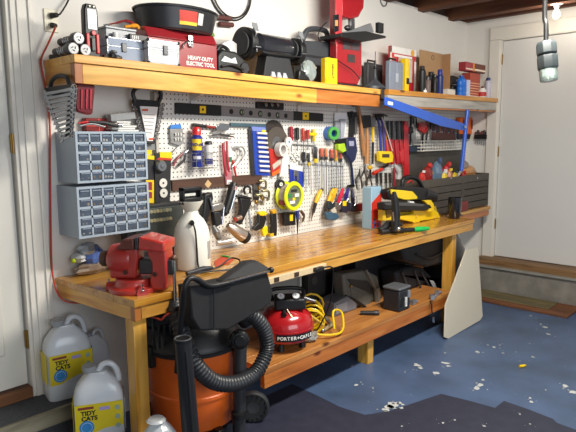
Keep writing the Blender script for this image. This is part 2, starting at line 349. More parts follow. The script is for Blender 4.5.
# odd sockets and chrome pieces behind them
for i,(px,py,r,y) in enumerate([(50,54,.014,2.95),(56,53,.017,2.93),(62,51,.016,2.9),(58,49,.013,2.97)]):
    x=SX(px,y,52); z=shz(x); a=V((x,y,z+r)); 
    t=MB().tube([a,a+V((.03,-.045,0))],[r,r*.9],14).tube([a+V((.028,-.043,0)),a+V((.034,-.05,0))],[r*.8,r*.6],14).build('chrome_socket',CHR if i%2 else DKS)
    tag(t,['dull chrome socket nearest the wall at shelf end','fat chrome socket beside the flashlights barrels','dark socket right behind the flashlights','small bright socket against wall behind others'][i],'socket','loose sockets at shelf end')
# black work light standing
y=2.71; a=W(85,55,y); b=W(101.5,55,y); top=W(92,4,y).z; z0=shz(a.x)
t=thing('work_light','black upright work light with white LED panel and red grips','work light',((a.x+b.x)/2,y,z0))
cx=(a.x+b.x)/2
MB().prism([(cx-.04,y,z0),(cx+.04,y,z0),(cx+.036,y,top-.03),(cx+.026,y,top),(cx-.026,y,top),(cx-.036,y,top-.03)],(0,.04,0)).build('body',BLK,t,.006)
MB().bx(cx-.022,cx+.026,y-.006,y+.002,z0+.135,top-.025).build('led_panel',M('f4f6f4',.2,var=.02,emit=.25),t,.003)
mb=MB()
for i in range(6):
    for j in range(2): mb.cyl((cx-.010+.022*j,y-.009,z0+.15+.019*i),(cx-.010+.022*j,y-.005,z0+.15+.019*i),.0045,n=10)
mb.build('led',M('c9c9a8',.3),t)
for s in(-1,1): MB().bx(cx+s*.026-.009,cx+s*.026+.009,y-.008,y+.01,z0+.02,z0+.115).build('grip',REDB,t,.004)
MB().cyl((cx+.004,y-.012,z0+.118),(cx+.004,y,z0+.118),.012).build('button',REDB,t,.002)
MB().bx(cx-.01,cx+.012,y-.01,y,z0+.03,z0+.095).build('switch_plate',M('22332a',.4),t,.003)
# chrome bits between work light and case
for i,(px,r,l) in enumerate([(105,.012,.05),(110,.016,.055),(116,.014,.04),(113,.009,.03)]):
    x=SX(px,2.70); z=shz(x); a=V((x,2.70,z+r+(0 if i<3 else .03)))
    o=MB().tube([a,a+V((l*.5,-.0+l*.2,0)),a+V((l,l*.3,0))],[r,r,r*.7],12).tube([a+V((-.004,0,0)),a],[r*.6,r],12).build('ratchet_adapter',[CHR,DKS,CHR,STL][i])
    tag(o,['bright adapter nearest the black work light','fat dark adapter in the middle of the chrome pieces','chrome adapter touching the aluminium case','small adapter resting above the other pieces'][i],'socket adapter','chrome adapters left of the case')
# aluminium cases
def alcase(name,lab,x0,x1,y0,y1,z0,z1,rz,col):
    cx,cy=(x0+x1)/2,(y0+y1)/2; t=thing(name,lab,'case',(cx,cy,z0),rz=rz); T=TT((cx,cy,z0),rz); w,d,h=(x1-x0)/2,(y1-y0)/2,z1-z0
    MB(T).bx(-w,w,-d,d,0,h*.62).build('body',col,t,.003); MB(T).bx(-w,w,-d,d,h*.65,h).build('lid',col,t,.003)
    mb=MB(T)
    for z in(0.0,h*.6,h-.004): mb.bx(-w-.002,w+.002,-d-.002,-d+.004,z,z+.006)
    for x in(-w-.002,w-.005): mb.bx(x,x+.007,-d-.002,-d+.005,0,h)
    mb.build('edge_strip',CHR,t,.001)
    for x in(-w,w): 
        for z in(0.003,h-.003): MB(T).sph((x,-d,z),.009,(1,1,1),8).build('corner_cap',M('3a3c40',.4,.5),t)
    for x in ([-w*.1] if name!='silver_case' else [w*.1,]):
        MB(T).bx(x-.014,x+.014,-d-.008,-d,h*.4,h*.8).build('latch',DKS,t,.002)
    return t
a=SX(107,2.73); b=SX(146,2.70); z=shz(1.5)
alcase('aluminium_case','blue-grey aluminium case with latch lying angled left of white case','%s'%'',a,b,2.70,2.86,z,W(140,37,2.70).z,0.0,M('9fabbd',.35,.5)) if 0 else None
t=alcase('aluminium_case','blue-grey aluminium case with dark latch left of white case',a,b-.002,2.715,2.87,z,W(140,40.5,2.70).z,0,M('8e9aac',.6,0))
a=SX(147,2.69); b=SX(177,2.69)
alcase('silver_case','white-silver aluminium case with black corners in front of red toolbox',a,b,2.67,2.715,shz(a)-.001,W(162,41.5,2.69).z,0,M('c4c6c8',.6,0))
# things on top of the aluminium case
ztop=W(140,40.5,2.70).z
a=SX(103,2.78,35); b=SX(133,2.78,35)
t=thing('storage_box','grey translucent storage box stacked on the aluminium case','box',((a+b)/2,2.80,ztop))
MB().bx(a,b,2.75,2.86,ztop+.001,ztop+.05).build('tray',M('8d9298',.3,trans=.3),t,.003); MB().bx(a-.003,b+.003,2.747,2.863,ztop+.051,ztop+.063).build('lid',M('a4a9ae',.3,trans=.3),t,.003)
a=SX(115.5,2.73,38); t=thing('small_jar','small white plastic jar on the aluminium case','jar',(a,2.73,ztop)); MB().lathe([(0,0),(.013,0),(.014,.004),(.014,.02),(0,.02)],(a,2.73,ztop)).build('jar_body',M('cfd0cc',.4),t); MB().lathe([(0,0),(.015,0),(.015,.009),(0,.009)],(a,2.73,ztop+.02)).build('lid',WHT,t)
a=SX(130,2.722,34); b=SX(148,2.722,34)
t=thing('parts_tin','dark tin with striped label lying on the aluminium case','tin',((a+b)/2,2.76,ztop))
MB().bx(a,b,2.722,2.745,ztop+.001,ztop+.034).build('box_body',M('4d4a48',.5),t,.003)
mb=MB(); 
for k in range(4): mb.bx(a+.012+k*.011,a+.018+k*.011,2.7205,2.7225,ztop+.008,ztop+.026)
mb.build('label_stripe',M('d8d8d4',.5),t)
# pliers resting on the storage box
zt=ztop+.064; y=2.79
t=thing('slip_joint_pliers','red and orange handled pliers lying on grey storage box','pliers',W(122,27,y))
zz=W(120,31,y).z
mb=MB().tube(spline([(SX(108,y,30),y,zt+.012),(SX(117,y,28),y,zt+.028),(SX(126,y,26),y,zt+.046),(SX(134,y,27),y,zt+.038)]),[.004]*6+[.006]*6+[.009]*6+[.007]); mb.build('handle',M('7a1a18',.4),t,label='dark red handle')
mb=MB().tube(spline([(SX(124,y,30),y-.01,zt+.012),(SX(131,y,28),y-.01,zt+.022),(SX(136,y,28),y-.01,zt+.026),(SX(138,y,31),y-.01,zt+.010)]),[.008]*6+[.012]*6+[.010]*6+[.006]); mb.build('handle',M('e0931c',.4),t,label='orange handle')
MB().tube([(SX(104,y,31),y,zt+.008),(SX(109,y,30),y,zt+.012)],[.003,.006]).build('jaw',STL,t)
# red toolbox
y=2.72; a=SX(148,y,50); b=SX(217,y,55); z=shz((a+b)/2); zl=W(217,38,y).z; tw=b-a
t=thing('metal_toolbox','red metal toolbox with white lettering and steel latch','toolbox',((a+b)/2,y+.1,z))
RT=M('8f1f26',.35,coat=.3,var=.05)
MB().bx(a,b,y,y+.2,z,zl-.045).build('body',RT,t,.004)
MB().add([(a-.002,y-.003,zl-.043),(b+.002,y-.003,zl-.043),(b+.002,y+.203,zl-.043),(a-.002,y+.203,zl-.043),(a-.002,y+.03,zl+.012),(b+.002,y+.03,zl+.012),(b+.002,y+.17,zl+.012),(a-.002,y+.17,zl+.012)],[(3,2,1,0),(4,5,6,7),(0,1,5,4),(1,2,6,5),(2,3,7,6),(3,0,4,7)]).build('lid',RT,t,.004)
lx=SX(190,y,45); l=MB().bx(lx-.016,lx+.016,y-.010,y-.001,zl-.075,zl-.01).cyl((lx-.014,y-.012,zl-.043),(lx+.014,y-.012,zl-.043),.006).build('latch',CHR,t,.002)
MB().tube(arc((lx,y-.014,zl-.065),.009,0,2*PI,12)[:-1],.002,closed=True).build('padlock_ring',STL,l)
mb=MB().tube([(lx-.012,y-.012,zl-.04),(lx-.055,y-.012,zl-.068)],.004).tube([(lx-.055,y-.012,zl-.068),(lx-.06,y-.012,zl-.09)],.005); mb.build('hasp',CHR,t)
rt=V((1,0,0)); up=V((0,0,1)); Wm=M('e8e4e0',.5)
c=W(200.5,57.5,y-.002); text('HEAVY-DUTY',.031,(c.x,y-.0015,z+.062),rt,up,Wm,t,bold=.0009,sx=.98)
text('ELECTRIC TOOL',.031,(SX(201,y,62)-.004,y-.0015,z+.030),rt,up,Wm,t,bold=.0009,sx=.90)
# black oil drain pan on the toolbox
y=2.845; a=SX(135,y,12); b=SX(214,y,18); c=(a+b)/2; R=(b-a)/2*.97; zt=zl+.013; hb_=W(174,10.5,y-.05).z-zt
t=thing('drain_pan','wide round black plastic drain pan on red toolbox','pan',(c,y,zt))
PB=M('202226',.35,var=.1)
MB().lathe([(0,0),(R*.80,0),(R*.84,.006),(R*.94,hb_-.012),(R*.95,hb_-.004),(R*1.0,hb_-.004),(R*1.01,hb_+.004),(R*.99,hb_+.008),(R*.93,hb_+.006),(R*.90,hb_-.012),(R*.80,.012),(0,.01)],(c,y,zt),n=48,sy=.72).build('basin',PB,t)
def curved_label(t,name,m,cx,cy,R,sy,z0,z1,a0,a1,off=.002,Rt=None):
    mb=MB(); n=8; Rt=Rt or R; vs=[]
    for k in (0,1):
        for i in range(n+1):
            an=a0+(a1-a0)*i/n
            for q,(r_,z_) in enumerate(((R,z0),(Rt,z1))): rq=r_+off-(.0015 if k else 0); vs.append((cx+rq*math.cos(an),cy+rq*sy*math.sin(an),z_))
    m2=2*(n+1); fs=[]
    for i in range(n): fs+= [(2*i,2*i+2,2*i+3,2*i+1),(m2+2*i+1,m2+2*i+3,m2+2*i+2,m2+2*i)]
    fs+=[(2*i,m2+2*i,m2+2*i+2,2*i+2) for i in range(n)]+[(2*i+1,2*i+3,m2+2*i+3,m2+2*i+1) for i in range(n)]
    fs+=[(0,1,m2+1,m2),(2*n,m2+2*n,m2+2*n+1,2*n+1)]
    mb.add(vs,fs); return mb.build(name,m,t)
ra=-PI/2
l=curved_label(t,'label',M('c8321e',.4,var=.2),c,y,R*.86,.72,zt+.028,zt+hb_-.02,ra-.42,ra+.05,.003,R*.93); l['label']='red and yellow product label'
curved_label(t,'label_band',M('f0c018',.4),c,y,R*.855,.72,zt+.024,zt+.042,ra-.42,ra+.05,.005,R*.868)
curved_label(t,'barcode_label',M('d8d4cc',.4,var=.3,sc_=120),c,y,R*.87,.72,zt+.032,zt+hb_-.024,ra+.07,ra+.22,.004,R*.93)
# scraps on the toolbox right end
zt=zl+.013
o=MB().prism([(SX(203,2.74,35),2.745,zt),(SX(216,2.74,35),2.745,zt),(SX(215,2.74,35),2.745,zt+.022),(SX(207,2.74,35),2.745,zt+.012)],(0,.05,0)).build('green_pouch',M('5e7a22',.6,var=.3),None,.004); tag(o,'green plastic pouch on the right end of toolbox','pouch')
o=MB().box((b-.035,2.885,zt+.0305),(.05,.05,.06)).build('blue_tin',M('1e3a66',.4,var=.3),None,.008); tag(o,'dark blue tin behind the drain pan on toolbox','tin')
o=MB().prism([(SX(222,2.8,36),2.8,shz(2.2)+.13),(SX(237,2.8,36),2.8,shz(2.2)+.125),(SX(237,2.8,30),2.8,shz(2.2)+.2),(SX(231,2.8,28),2.8,shz(2.2)+.22),(SX(222,2.8,28),2.8,shz(2.2)+.19)],(0,.06,0)).build('paper_bag',M('d8d6d2',.6,var=.1),None,.006); tag(o,'white crumpled paper bag above black router','bag')
# cable hoop hanging on the wall
y=2.992; c=W(231,-8,y); R=(c.z-W(231,20,y).z)
t=thing('cable_hoop','black cable loop hanging on white wall with two brown foam sleeves','cable loop',c)
for k,(dr,dy) in enumerate(((0,0),(.016,-.008))): MB().tube(arc((c.x,y+dy-.0,c.z),R-dr,0,2*PI,48)[:-1],.0055,8,closed=True).build('cable',BLK,t)
for (p,q) in (((215,17),(231,19)),((219,24),(233,25))): MB().cyl(W(*p,2.978),W(*q,2.978),.016,n=12).build('foam_sleeve',M('5a322c',.8),t,.003)
# dark router / belt sander
y=2.72; a=SX(218,y,60); b=SX(248,y,60); z=shz(a); w_=b-a
t=thing('belt_sander','black belt sander with silver plate lying right of toolbox','sander',((a+b)/2,y+.06,z))
MB().prism([(a,y,z),(b,y,z),(b-.01,y,z+.05),(b-.03,y,z+.10),(a+w_*.6,y,z+.135),(a+w_*.15,y,z+.14),(a,y,z+.10)],(0,.12,0)).build('body',BLK,t,.015,seg=3)
MB().prism([(a+.02,y-.006,z+.065),(a+w_*.62,y-.006,z+.06),(a+w_*.55,y-.006,z+.10),(a+w_*.42,y-.006,z+.085),(a+w_*.2,y-.006,z+.10)],(0,.008,0)).build('name_plate',M('cfd2d2',.35,.4,var=.4,sc_=60),t,.002)
MB().tube(spline([(a+.02,y-.01,z+.035),(a+w_*.4,y-.014,z+.05),(a+w_*.8,y-.012,z+.03)]),.008).build('belt_guard',DKS,t)
MB().cyl((b-.035,y-.012,z+.04),(b-.035,y+.11,z+.04),.035).build('drive_roller',BLK2,t,.004)
MB().tube(spline([(a+.03,y+.05,z+.13),(a+.07,y+.05,z+.165),(a+.12,y+.05,z+.15),(a+.14,y+.05,z+.11)]),.012).build('handle',BLK,t)
# bench grinder
y0=2.745; z=shz(2.55); ax=(1,0,0)
gl=SX(249,y0,50); gr=SX(295,y0,50); gm=(gl+gr)/2
t=thing('bench_grinder','black bench grinder with round wheel guards and silver motor feet','bench grinder',(gm,y0,z))
zc=W(273,47,y0).z; ml=gr-gl-.10
MB().lathe([(0,0),(.045,0),(.058,.012),(.074,.03),(.074,ml-.03),(.064,ml-.012),(.045,ml),(0,ml)],(gl+.04,y0,zc),ax,32).build('motor',M('23252b',.25,coat=.4),t)
for k,x in enumerate((gl,gr)):
    r=(.105,.092)[k]
    g=MB().lathe([(0,0),(r*.92,0),(r,.008),(r,.05),(r*.92,.058),(0,.058)],(x-.03,y0+(.035,0)[k],zc+(0,-.01)[k]),ax,32).build('wheel_guard',BLK,t,.002)
    MB().lathe([(0,0),(r*.7,0),(r*.7,.012),(.02,.014),(.02,.02),(0,.02)],(x-.044,y0+(.035,0)[k],zc),ax,32).build('wheel',M('3a3a3c',.8),g)
    MB().box((x+.02,y0-.04,zc+.1),(.045,.006,.05),RX(-.3)).tube([(x,y0-.05,zc+.02),(x,y0-.07,zc+.05),(x,y0-.05,zc+.09)],.004).build('eye_shield',M('9a9da0',.15,.3),t,.001,label='clear grey eye shield')
    MB().bx(x-.022,x+.022,y0-.09,y0-.06,zc-.035,zc-.028).bx(x-.004,x+.004,y0-.075,y0-.05,zc-.06,zc-.03).build('tool_rest',STL,t,.001)
MB().prism([(gm-.15,y0-.06,z),(gm+.15,y0-.06,z),(gm+.10,y0-.05,zc-.04),(gm-.10,y0-.05,zc-.04)],(0,.09,0)).build('base',BLK2,t,.006)
for k in range(3): MB().prism([(gm-.085+k*.055,y0-.07,z+.001),(gm-.04+k*.055,y0-.07,z+.001),(gm-.05+k*.055,y0-.062,z+.035),(gm-.075+k*.055,y0-.062,z+.035)],(0,.010,0)).build('mounting_foot',M('c2c3cc',.35,.3),t,.002)
MB().tube(spline([(gl+.05,y0-.06,zc-.05),(gl+.1,y0-.075,zc-.06),(gr-.04,y0-.075,zc-.055),(gr+.01,y0-.07,zc-.03)]),.006).build('power_cable',BLK,t)
MB().prism([(gr-.03,y0-.06,z),(gr+.10,y0-.06,z),(gr+.06,y0-.06,z+.06),(gr-.02,y0-.06,z+.07)],(0,.05,0)).build('switch_box',BLK,t,.01)
# dark tool case with carry handle
y=2.825; a=SX(301,y,60); b=SX(332,y,60); z=shz(a); ht=W(322,27,y).z
t=thing('tool_case','dark grey plastic tool case standing with cut-out handle left of band saw','case',((a+b)/2,y+.06,z))
w_=b-a; GC=M('3b3e42',.5)
outer=[(a,z),(b,z),(b+.01,z+(ht-z)*.75),(b-.02,ht),(a+w_*.42,ht-.03),(a+w_*.1,z+(ht-z)*.62),(a,z+(ht-z)*.5)]
body=[(a,z),(b,z),(b+.01,z+(ht-z)*.78),(a+w_*.12,z+(ht-z)*.72),(a,z+(ht-z)*.55)]
MB().prism([(p,y,q) for p,q in body],(0,.075,0)).build('shell',GC,t,.008)
MB().tube(spline([(a+w_*.14,y+.035,z+(ht-z)*.72),(a+w_*.34,y+.035,ht-.03),(b-.04,y+.035,ht-.014),(b-.01,y+.035,z+(ht-z)*.78)]),.020).build('carry_handle',GC,t)
MB().bx(b-.045,b-.01,y-.006,y+.002,z+(ht-z)*.35,z+(ht-z)*.52).build('latch',M('6a6e74',.4),t,.002)
MB().bx(a+.03,b-.02,y-.003,y+.001,z+(ht-z)*.46,z+(ht-z)*.5).build('seam',BLK2,t,.001)
# crumpled clear bag
y=2.685; a=W(301,80,y); b=W(322,80,y); z=shz(a.x)
random.seed(11)
def crumple(c,rx,ry,rz_,n=12,m=9,am=.25,T=None):
    mb=MB(); R=[]
    for i in range(m):
        th=PI*(i+.3)/(m-.4); R.append([V(c)+V((rx*math.sin(th)*math.cos(2*PI*j/n)*(1+random.uniform(-am,am)),ry*math.sin(th)*math.sin(2*PI*j/n)*(1+random.uniform(-am,am)),-rz_*math.cos(th)+rz_*.0)) for j in range(n)])
    return mb.rings(R)
o=crumple(((a.x+b.x)/2-.01,y+.02,z+.075),.08,.028,.075,14,9,.22).build('plastic_bag',M('b9c4c0',.15,trans=.55,var=.35,sc_=40),None,0,ang=10); tag(o,'clear crumpled plastic bag lying left of yellow box','bag')
# yellow battery box
y=2.675; a=W(325.5,57,y); b=W(337.5,58,y); z=shz(a.x); 
t=thing('bit_box','small yellow plastic box standing before red band saw','box',((a.x+b.x)/2,y+.02,z))
MB().bx(a.x+.018,b.x,y,y+.045,z,a.z).build('box_body',M('f6d21a',.4,var=.03),t,.004)
MB().bx(a.x,a.x+.017,y+.003,y+.043,z,a.z-.004).bx(a.x+.003,a.x+.022,y-.003,y+.04,a.z-.03,a.z-.015).bx(a.x+.003,a.x+.022,y-.003,y+.04,z+.02,z+.035).build('lid',M('e2b80c',.4),t,.003)
text('DEWALT',.026,((a.x+b.x)/2+.012,y-.0012,(z+a.z)/2),(0,0,-1),(1,0,0),BLK,t,bold=.001)
# band saw
y=2.74; z=shz(3.15)
RB=M('a21c24',.32,coat=.4,var=.05); bs=thing('band_saw','tall red benchtop band saw with black table','band saw',(W(345,80,y).x,y+.08,z))
def P2(px,py,yy=y): return W(px,py,yy)
low=[P2(336.5,79),P2(358,81),P2(362,74),P2(362,40),P2(342,39),P2(342,25),P2(342,-10),P2(336.5,-10),P2(336.5,40)]
low[0].z=z+.02; low[1].z=z+.02
MB().prism(low,(0,.07,0)).build('frame',RB,bs,.010,seg=3)
MB().prism([P2(342,-12),P2(365,-12),P2(364,8),P2(359,17),P2(350,19),P2(342,16)],(0,.085,0)).build('upper_wheel_cover',RB,bs,.012,seg=3)
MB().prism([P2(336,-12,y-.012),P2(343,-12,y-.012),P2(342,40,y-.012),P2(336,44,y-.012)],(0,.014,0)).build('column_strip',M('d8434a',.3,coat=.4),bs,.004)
MB().prism([P2(334.5,15,y-.02),P2(339,14,y-.02),P2(339,31,y-.02),P2(334.5,32,y-.02)],(0,.012,0)).build('switch_recess',BLK,bs,.002)
MB().prism([P2(335.5,20,y-.026),P2(338,20,y-.026),P2(338,26,y-.026),P2(335.5,26,y-.026)],(0,.012,0)).build('switch',M('e09a6a',.4),bs,.001)
MB().prism([P2(341,33,y-.10),P2(366,31,y-.10),P2(386,36,y-.10),P2(386,38,y-.10),P2(363,42,y-.10),P2(341,37,y-.10)],(0,.20,0)).build('saw_table',BLK,bs,.003)
f=MB().prism([P2(343,32,y-.06),P2(352,30,y-.06),P2(371,23,y-.06),P2(374,32,y-.06),P2(366,33,y-.06),P2(346,34,y-.06)],(0,.02,0)).build('rip_fence',M('a8abb0',.3,.7),bs,.002)
MB().bx(P2(370,30).x,P2(375,30).x,y-.085,y-.05,P2(372,34).z,P2(372,24).z).build('fence_clamp',BLK2,f,.004)
MB().bx(P2(354,20).x,P2(358,20).x,y+.03,y+.06,P2(354,31).z,P2(354,17).z).build('blade_guide',STL,bs,.002)
MB().sph(P2(348,28,y-.03),.03,(1.3,.8,.7),10).build('guide_bearing',DKS,bs)
for q in ((343,41,351,49),(352,42,360,50)): MB().prism([P2(q[0],q[1],y-.003),P2(q[2],q[1]+1,y-.003),P2(q[2],q[3]+1,y-.003),P2(q[0],q[3],y-.003)],(0,.004,0)).build('sticker',M('4b4246',.5,var=.4,sc_=150),bs)
MB().prism([P2(348,54,y-.003),P2(355,55,y-.003),P2(355,63,y-.003),P2(348,62,y-.003)],(0,.004,0)).build('sticker',M('33302f',.5,var=.6,sc_=150),bs)
mb=MB().tube(spline([P2(331,56,y-.02),P2(340,62,y-.03),P2(352,70,y-.03),P2(360,79,y-.05)]),.004); mb.build('power_cable',BLK,bs)
MB().bx(P2(334,80).x,P2(360,80).x,y-.02,y+.085,z,z+.02).build('base',BLK2,bs,.006)
MB().tube(spline([P2(327,22,y+.085),P2(322,27,y+.09),P2(318,36,y+.09),P2(322,44,y+.09)]),.004).build('tension_cable',BLK,bs)
# black funnel overhanging the shelf edge
c=W(375,80,2.69); z=shz(c.x)
t=thing('funnel','black long-spout funnel lying at shelf edge beside band saw','funnel',(c.x,2.69,z))
fx,fy=SX(375,2.75,85),2.75
MB().lathe([(.095,0),(.105,.0),(.107,.006),(.10,.03),(.06,.055),(.02,.085),(.014,.11),(.009,.24),(.006,.24),(.009,.11),(.015,.087),(.09,.028),(.10,.004)],(fx,fy,z),(0,0,1),36,sy=.75).build('cone',M('3a3e44',.5),t)
MB().lathe([(0,0),(.013,0),(.016,.006),(.014,.025),(0,.025)],(fx,fy,z+.17),(0,0,1),16).build('spout_collar',BLK,t)
MB().cyl((fx,fy,z+.24),(fx,fy,z+.31),.0035,n=8).build('spout_tip',CHR,t)
MB().bx(xm+.02,xm+.075,2.648,2.659,z-.075,z+.018).bx(xm+.02,xm+.075,2.648,2.70,z+.0,z+.012).build('hanging_tab',M('2b2e33',.5),t,.003)
# cases right of the funnel
for (px0,px1,py,y,cn,lab,cl) in ((368,383,62,2.90,'drill_case','dark grey drill case standing behind the black funnel','34373c'),(390,403.5,60,2.70,'socket_case','blue-grey plastic socket case standing upright right of funnel','7e8694')):
    a=SX(px0,y,70); b=SX(px1,y,70); z=shz(a); h=W(px0,py,y).z
    t=thing(cn,lab,'case',((a+b)/2,y+.08,z)); MB().bx(a,b*.5+a*.5-.002,y,y+.05,z,h).build('shell',M(cl,.45),t,.01); MB().bx(b*.5+a*.5+.002,b,y,y+.05,z,h-.004).build('lid',M(cl,.45),t,.01)
    MB().bx((a+b)/2-.02,(a+b)/2+.02,y-.006,y+.001,z+(h-z)*.3,z+(h-z)*.6).build('latch',M('a8aeb8' if cl[0]=='7' else '55585e',.4),t,.002)
    MB().tube([((a+b)/2-.05,y+.05,h-.004),((a+b)/2-.05,y+.05,h+.025),((a+b)/2+.05,y+.05,h+.025),((a+b)/2+.05,y+.05,h-.004)],.008).build('carry_handle',M('2a201c',.5),t)
a=SX(406,2.71,70); b=SX(409.5,2.71,70); z=shz(a); t=thing('bit_case','narrow yellow case squeezed between grey case and red package','case',((a+b)/2,2.76,z)); MB().bx(a,b,2.71,2.77,z,W(405,58,2.71).z).build('shell',YEL,t,.006); MB().bx(a+.01,b-.01,2.703,2.711,z+.07,z+.12).build('latch',BLK,t,.002)
# red and white blister package
y=2.72; t=thing('boxed_package','flat red and white package leaning upright on the shelf','package',W(402,91,y+.01)); z=shz(W(402,91,y).x)
pts=[W(388,62,y+.10),W(388,50.5,y+.10),W(416,47,y+.10)]
x0,x1=SX(391,y+.10,60),SX(417,y+.10,60); zt=W(404,48,y+.10).z
MB().bx(x0,x1,y+.11,y+.13,z,zt).build('card',M('c4202c',.4,var=.04),t,.002)
MB().bx(x0,x1-.002,y+.106,y+.110,zt-.055,zt).bx(x0,x0+.02,y+.106,y+.11,z,zt).bx(x1-.03,x1-.001,y+.106,y+.11,z,zt-.10).build('white_panel',WHT,t,.001)
MB().cyl((x1-.07,y+.102,zt-.03),(x1-.07,y+.108,zt-.03),.028).build('seal',M('e0a020',.4),t)
MB().bx(x0+.12,x1-.10,y+.085,y+.108,z+.1,zt-.09).build('window',M('c8c0a8',.2,var=.2),t,.004)
MB().bx(x0+.06,x1-.08,y+.104,y+.108,zt-.085,zt-.065).build('white_stripe',WHT,t)
# cardboard box with bottles
y=2.70; a=SX(420,y+.14,70); b=SX(443,y+.14,70); z=shz(a); h=W(421,49.5,y+.14).z
CB=M('b08a62',.8,var=.06)
t=thing('cardboard_box','open brown cardboard box standing on shelf holding bottles','box',((a+b)/2,y+.08,z))
MB().bx(a,b,y+.145,y+.15,z,h).build('back_panel',CB,t,.001)
MB().bx(b-.004,b,y+.06,y+.144,z,h-.004).build('side_panel',M('a87f58',.8),t,.001)
MB().bx(a,a+.004,y+.11,y+.144,z,h-.14).build('side_panel',CB,t,.001)
MB().tube(arc(((a+b)/2+.02,y+.144,h-.05),.022,0,2*PI,16)[:-1],.0025,closed=True).build('printed_mark',M('6a5038',.7),t)
def bottle(name,lab,cat,x,y,z,prof,m,capm,cz,lab_band=None,group=None,n=20):
    t=thing(name,lab,cat,(x,y,z),group); body=[p for p in prof if p[1]<=cz]; cap=[p for p in prof if p[1]>=cz]
    MB().lathe([(0,0)]+body+[(0,body[-1][1])],(x,y,z),n=n).build('bottle_body',m,t); MB().lathe([(0,cap[0][1]+.0005)]+[(r,q+.0005) for r,q in cap]+[(0,cap[-1][1]+.0005)],(x,y,z),n=n).build('cap',capm,t)
    if lab_band: MB().lathe([(lab_band[0]-.003,lab_band[1]),(lab_band[0],lab_band[1]),(lab_band[0],lab_band[2]),(lab_band[0]-.003,lab_band[2])],(x,y,z),n=n).build('label',lab_band[3],t)
    return t
def can(name,lab,cat,px,y,z,r,h,m,capm,ch=.03,band=None,group=None):
    x=SX(px,y,75); return bottle(name,lab,cat,x,y,z,[(r*.96,0),(r,.004),(r,h-ch-.012),(r*.7,h-ch),(r*.7,h-ch),(r*.66,h-.004),(r*.6,h)],m,capm,h-ch,band,group)
z=shz(4.7)
can('spray_can','black aerosol can with white band at left of cardboard box','can',422,2.70,z,.034,.235,BLK,BLK2,.03,(.0308,.05,.10,M('9a5a4a',.5,var=.3)))
can('glue_bottle','grey bottle with brown label before cardboard box','bottle',428,2.69,z,.028,.15,M('6a5a54',.5),DKS,.03)
can('paint_can','black can behind the grey bottle in cardboard box','can',431,2.76,z,.038,.21,BLK2,BLK,.03)
can('oil_bottle','dark blue bottle inside the cardboard box at right','bottle',440,2.70,z,.034,.23,M('1d2c66',.35),M('1a2a8a',.4),.05,(.0306,.03,.08,M('b8c23a',.5)))
can('lubricant_can','black slim can in cardboard box beside dark blue bottle','can',435,2.69,z,.024,.18,BLK,DKS,.03)
can('white_tub','white low tub in front of black aerosol can','tub',424,2.685,z,.03,.04,WHT,WHT,.012)
# right end of the shelf
z=shz(5.2)
t=thing('black_machine','black power tool with white patch behind right boxes','power tool',(SX(455,2.8),2.8,z)); a=SX(452,2.8); MB().bx(a,a+.19,2.78,2.9,z,z+.12).build('body',BLK,t,.02); MB().prism([(a,2.80,z+.12),(a+.22,2.80,z+.14),(a+.20,2.80,z+.20),(a+.04,2.80,z+.215)],(0,.06,0)).build('top_housing',BLK2,t,.015); MB().bx(a+.10,a+.17,2.79,2.80,z+.155,z+.175).build('name_plate',WHT,t,.002)
a=SX(448.5,2.70); b=SX(456,2.70); o=MB().bx(a,b,2.70,2.78,z,z+.05).bx(a-.001,b+.001,2.70,2.78,z+.051,z+.058).build('small_carton',M('ded6c8',.6),None,.002); tag(o,'small white carton before the black power tool','carton')
x=SX(462,2.72); t=thing('coolant_bottle','bright blue ribbed plastic bottle beside stacked red boxes','bottle',(x,2.72,z))
k_=1.25
MB().lathe([(r*k_,q*k_) for r,q in [(0,0),(.045,0),(.05,.01),(.05,.03),(.047,.035),(.05,.04),(.05,.07),(.047,.075),(.05,.08),(.05,.11),(.046,.13),(.03,.145),(.018,.15),(0,.15)]],(x,2.72,z),n=24,sy=.7).build('bottle_body',M('1f6ccc',.35,var=.06),t); MB().lathe([(0,.188),(.024,.188),(.024,.205),(0,.205)],(x,2.72,z),n=16).build('cap',M('1c58b0',.4),t)
MB().bx(x+.045,x+.10,2.675,2.70,z,z+.165).build('box_label',M('c8d2e8',.5,var=.3,sc_=60),t,.003)
y=2.70; a=SX(470,y,85); b=SX(480,y,85)
t=thing('product_box','tall orange red product box with pale stripes near shelf end','box',((a+b)/2,y+.04,z)); OB=M('a8422c',.5,var=.15,sc_=40)
MB().bx(a,b,y,y+.09,z,W(475,73,y).z-.002).build('box_body',OB,t,.002)
mb=MB(); 
for k in range(5): mb.bx(a+.006,b-.006,y-.0015,y+.001,z+.035+.026*k,z+.043+.026*k)
mb.build('printed_stripe',M('e8b890',.5),t); MB().bx(a-.0,b,y-.002,y+.001,z+.001,z+.018).build('price_strip',WHT,t)
a=SX(465,y,70); b2=SX(485,y,70); zb=W(475,72,y).z
t=thing('product_carton','flat red and orange carton lying across the tall box','box',((a+b2)/2,y+.05,zb)); m_=SX(473,y,70)
MB().bx(a,m_,y-.005,y+.07,zb,zb+.085).build('box_end',M('a03038',.5,var=.15,sc_=40),t,.002); MB().bx(m_+.001,b2,y-.005,y+.07,zb,zb+.085).build('box_body',M('6a3424',.5,var=.2,sc_=40),t,.002); MB().bx(m_-.012,m_+.02,y-.008,y-.004,zb+.002,zb+.083).build('orange_band',M('e08a20',.5),t); MB().bx(a+.005,m_-.015,y-.008,y-.004,zb+.012,zb+.026).bx(m_+.024,b2-.004,y-.008,y-.004,zb+.012,zb+.03).build('printed_stripe',M('e8d8c0',.5),t)
can('red_white_can','short white can with red print near the shelf end','can',483,2.675,z,.040,.10,WHT,WHT,.012,(.041,.015,.06,M('b8322c',.5)))
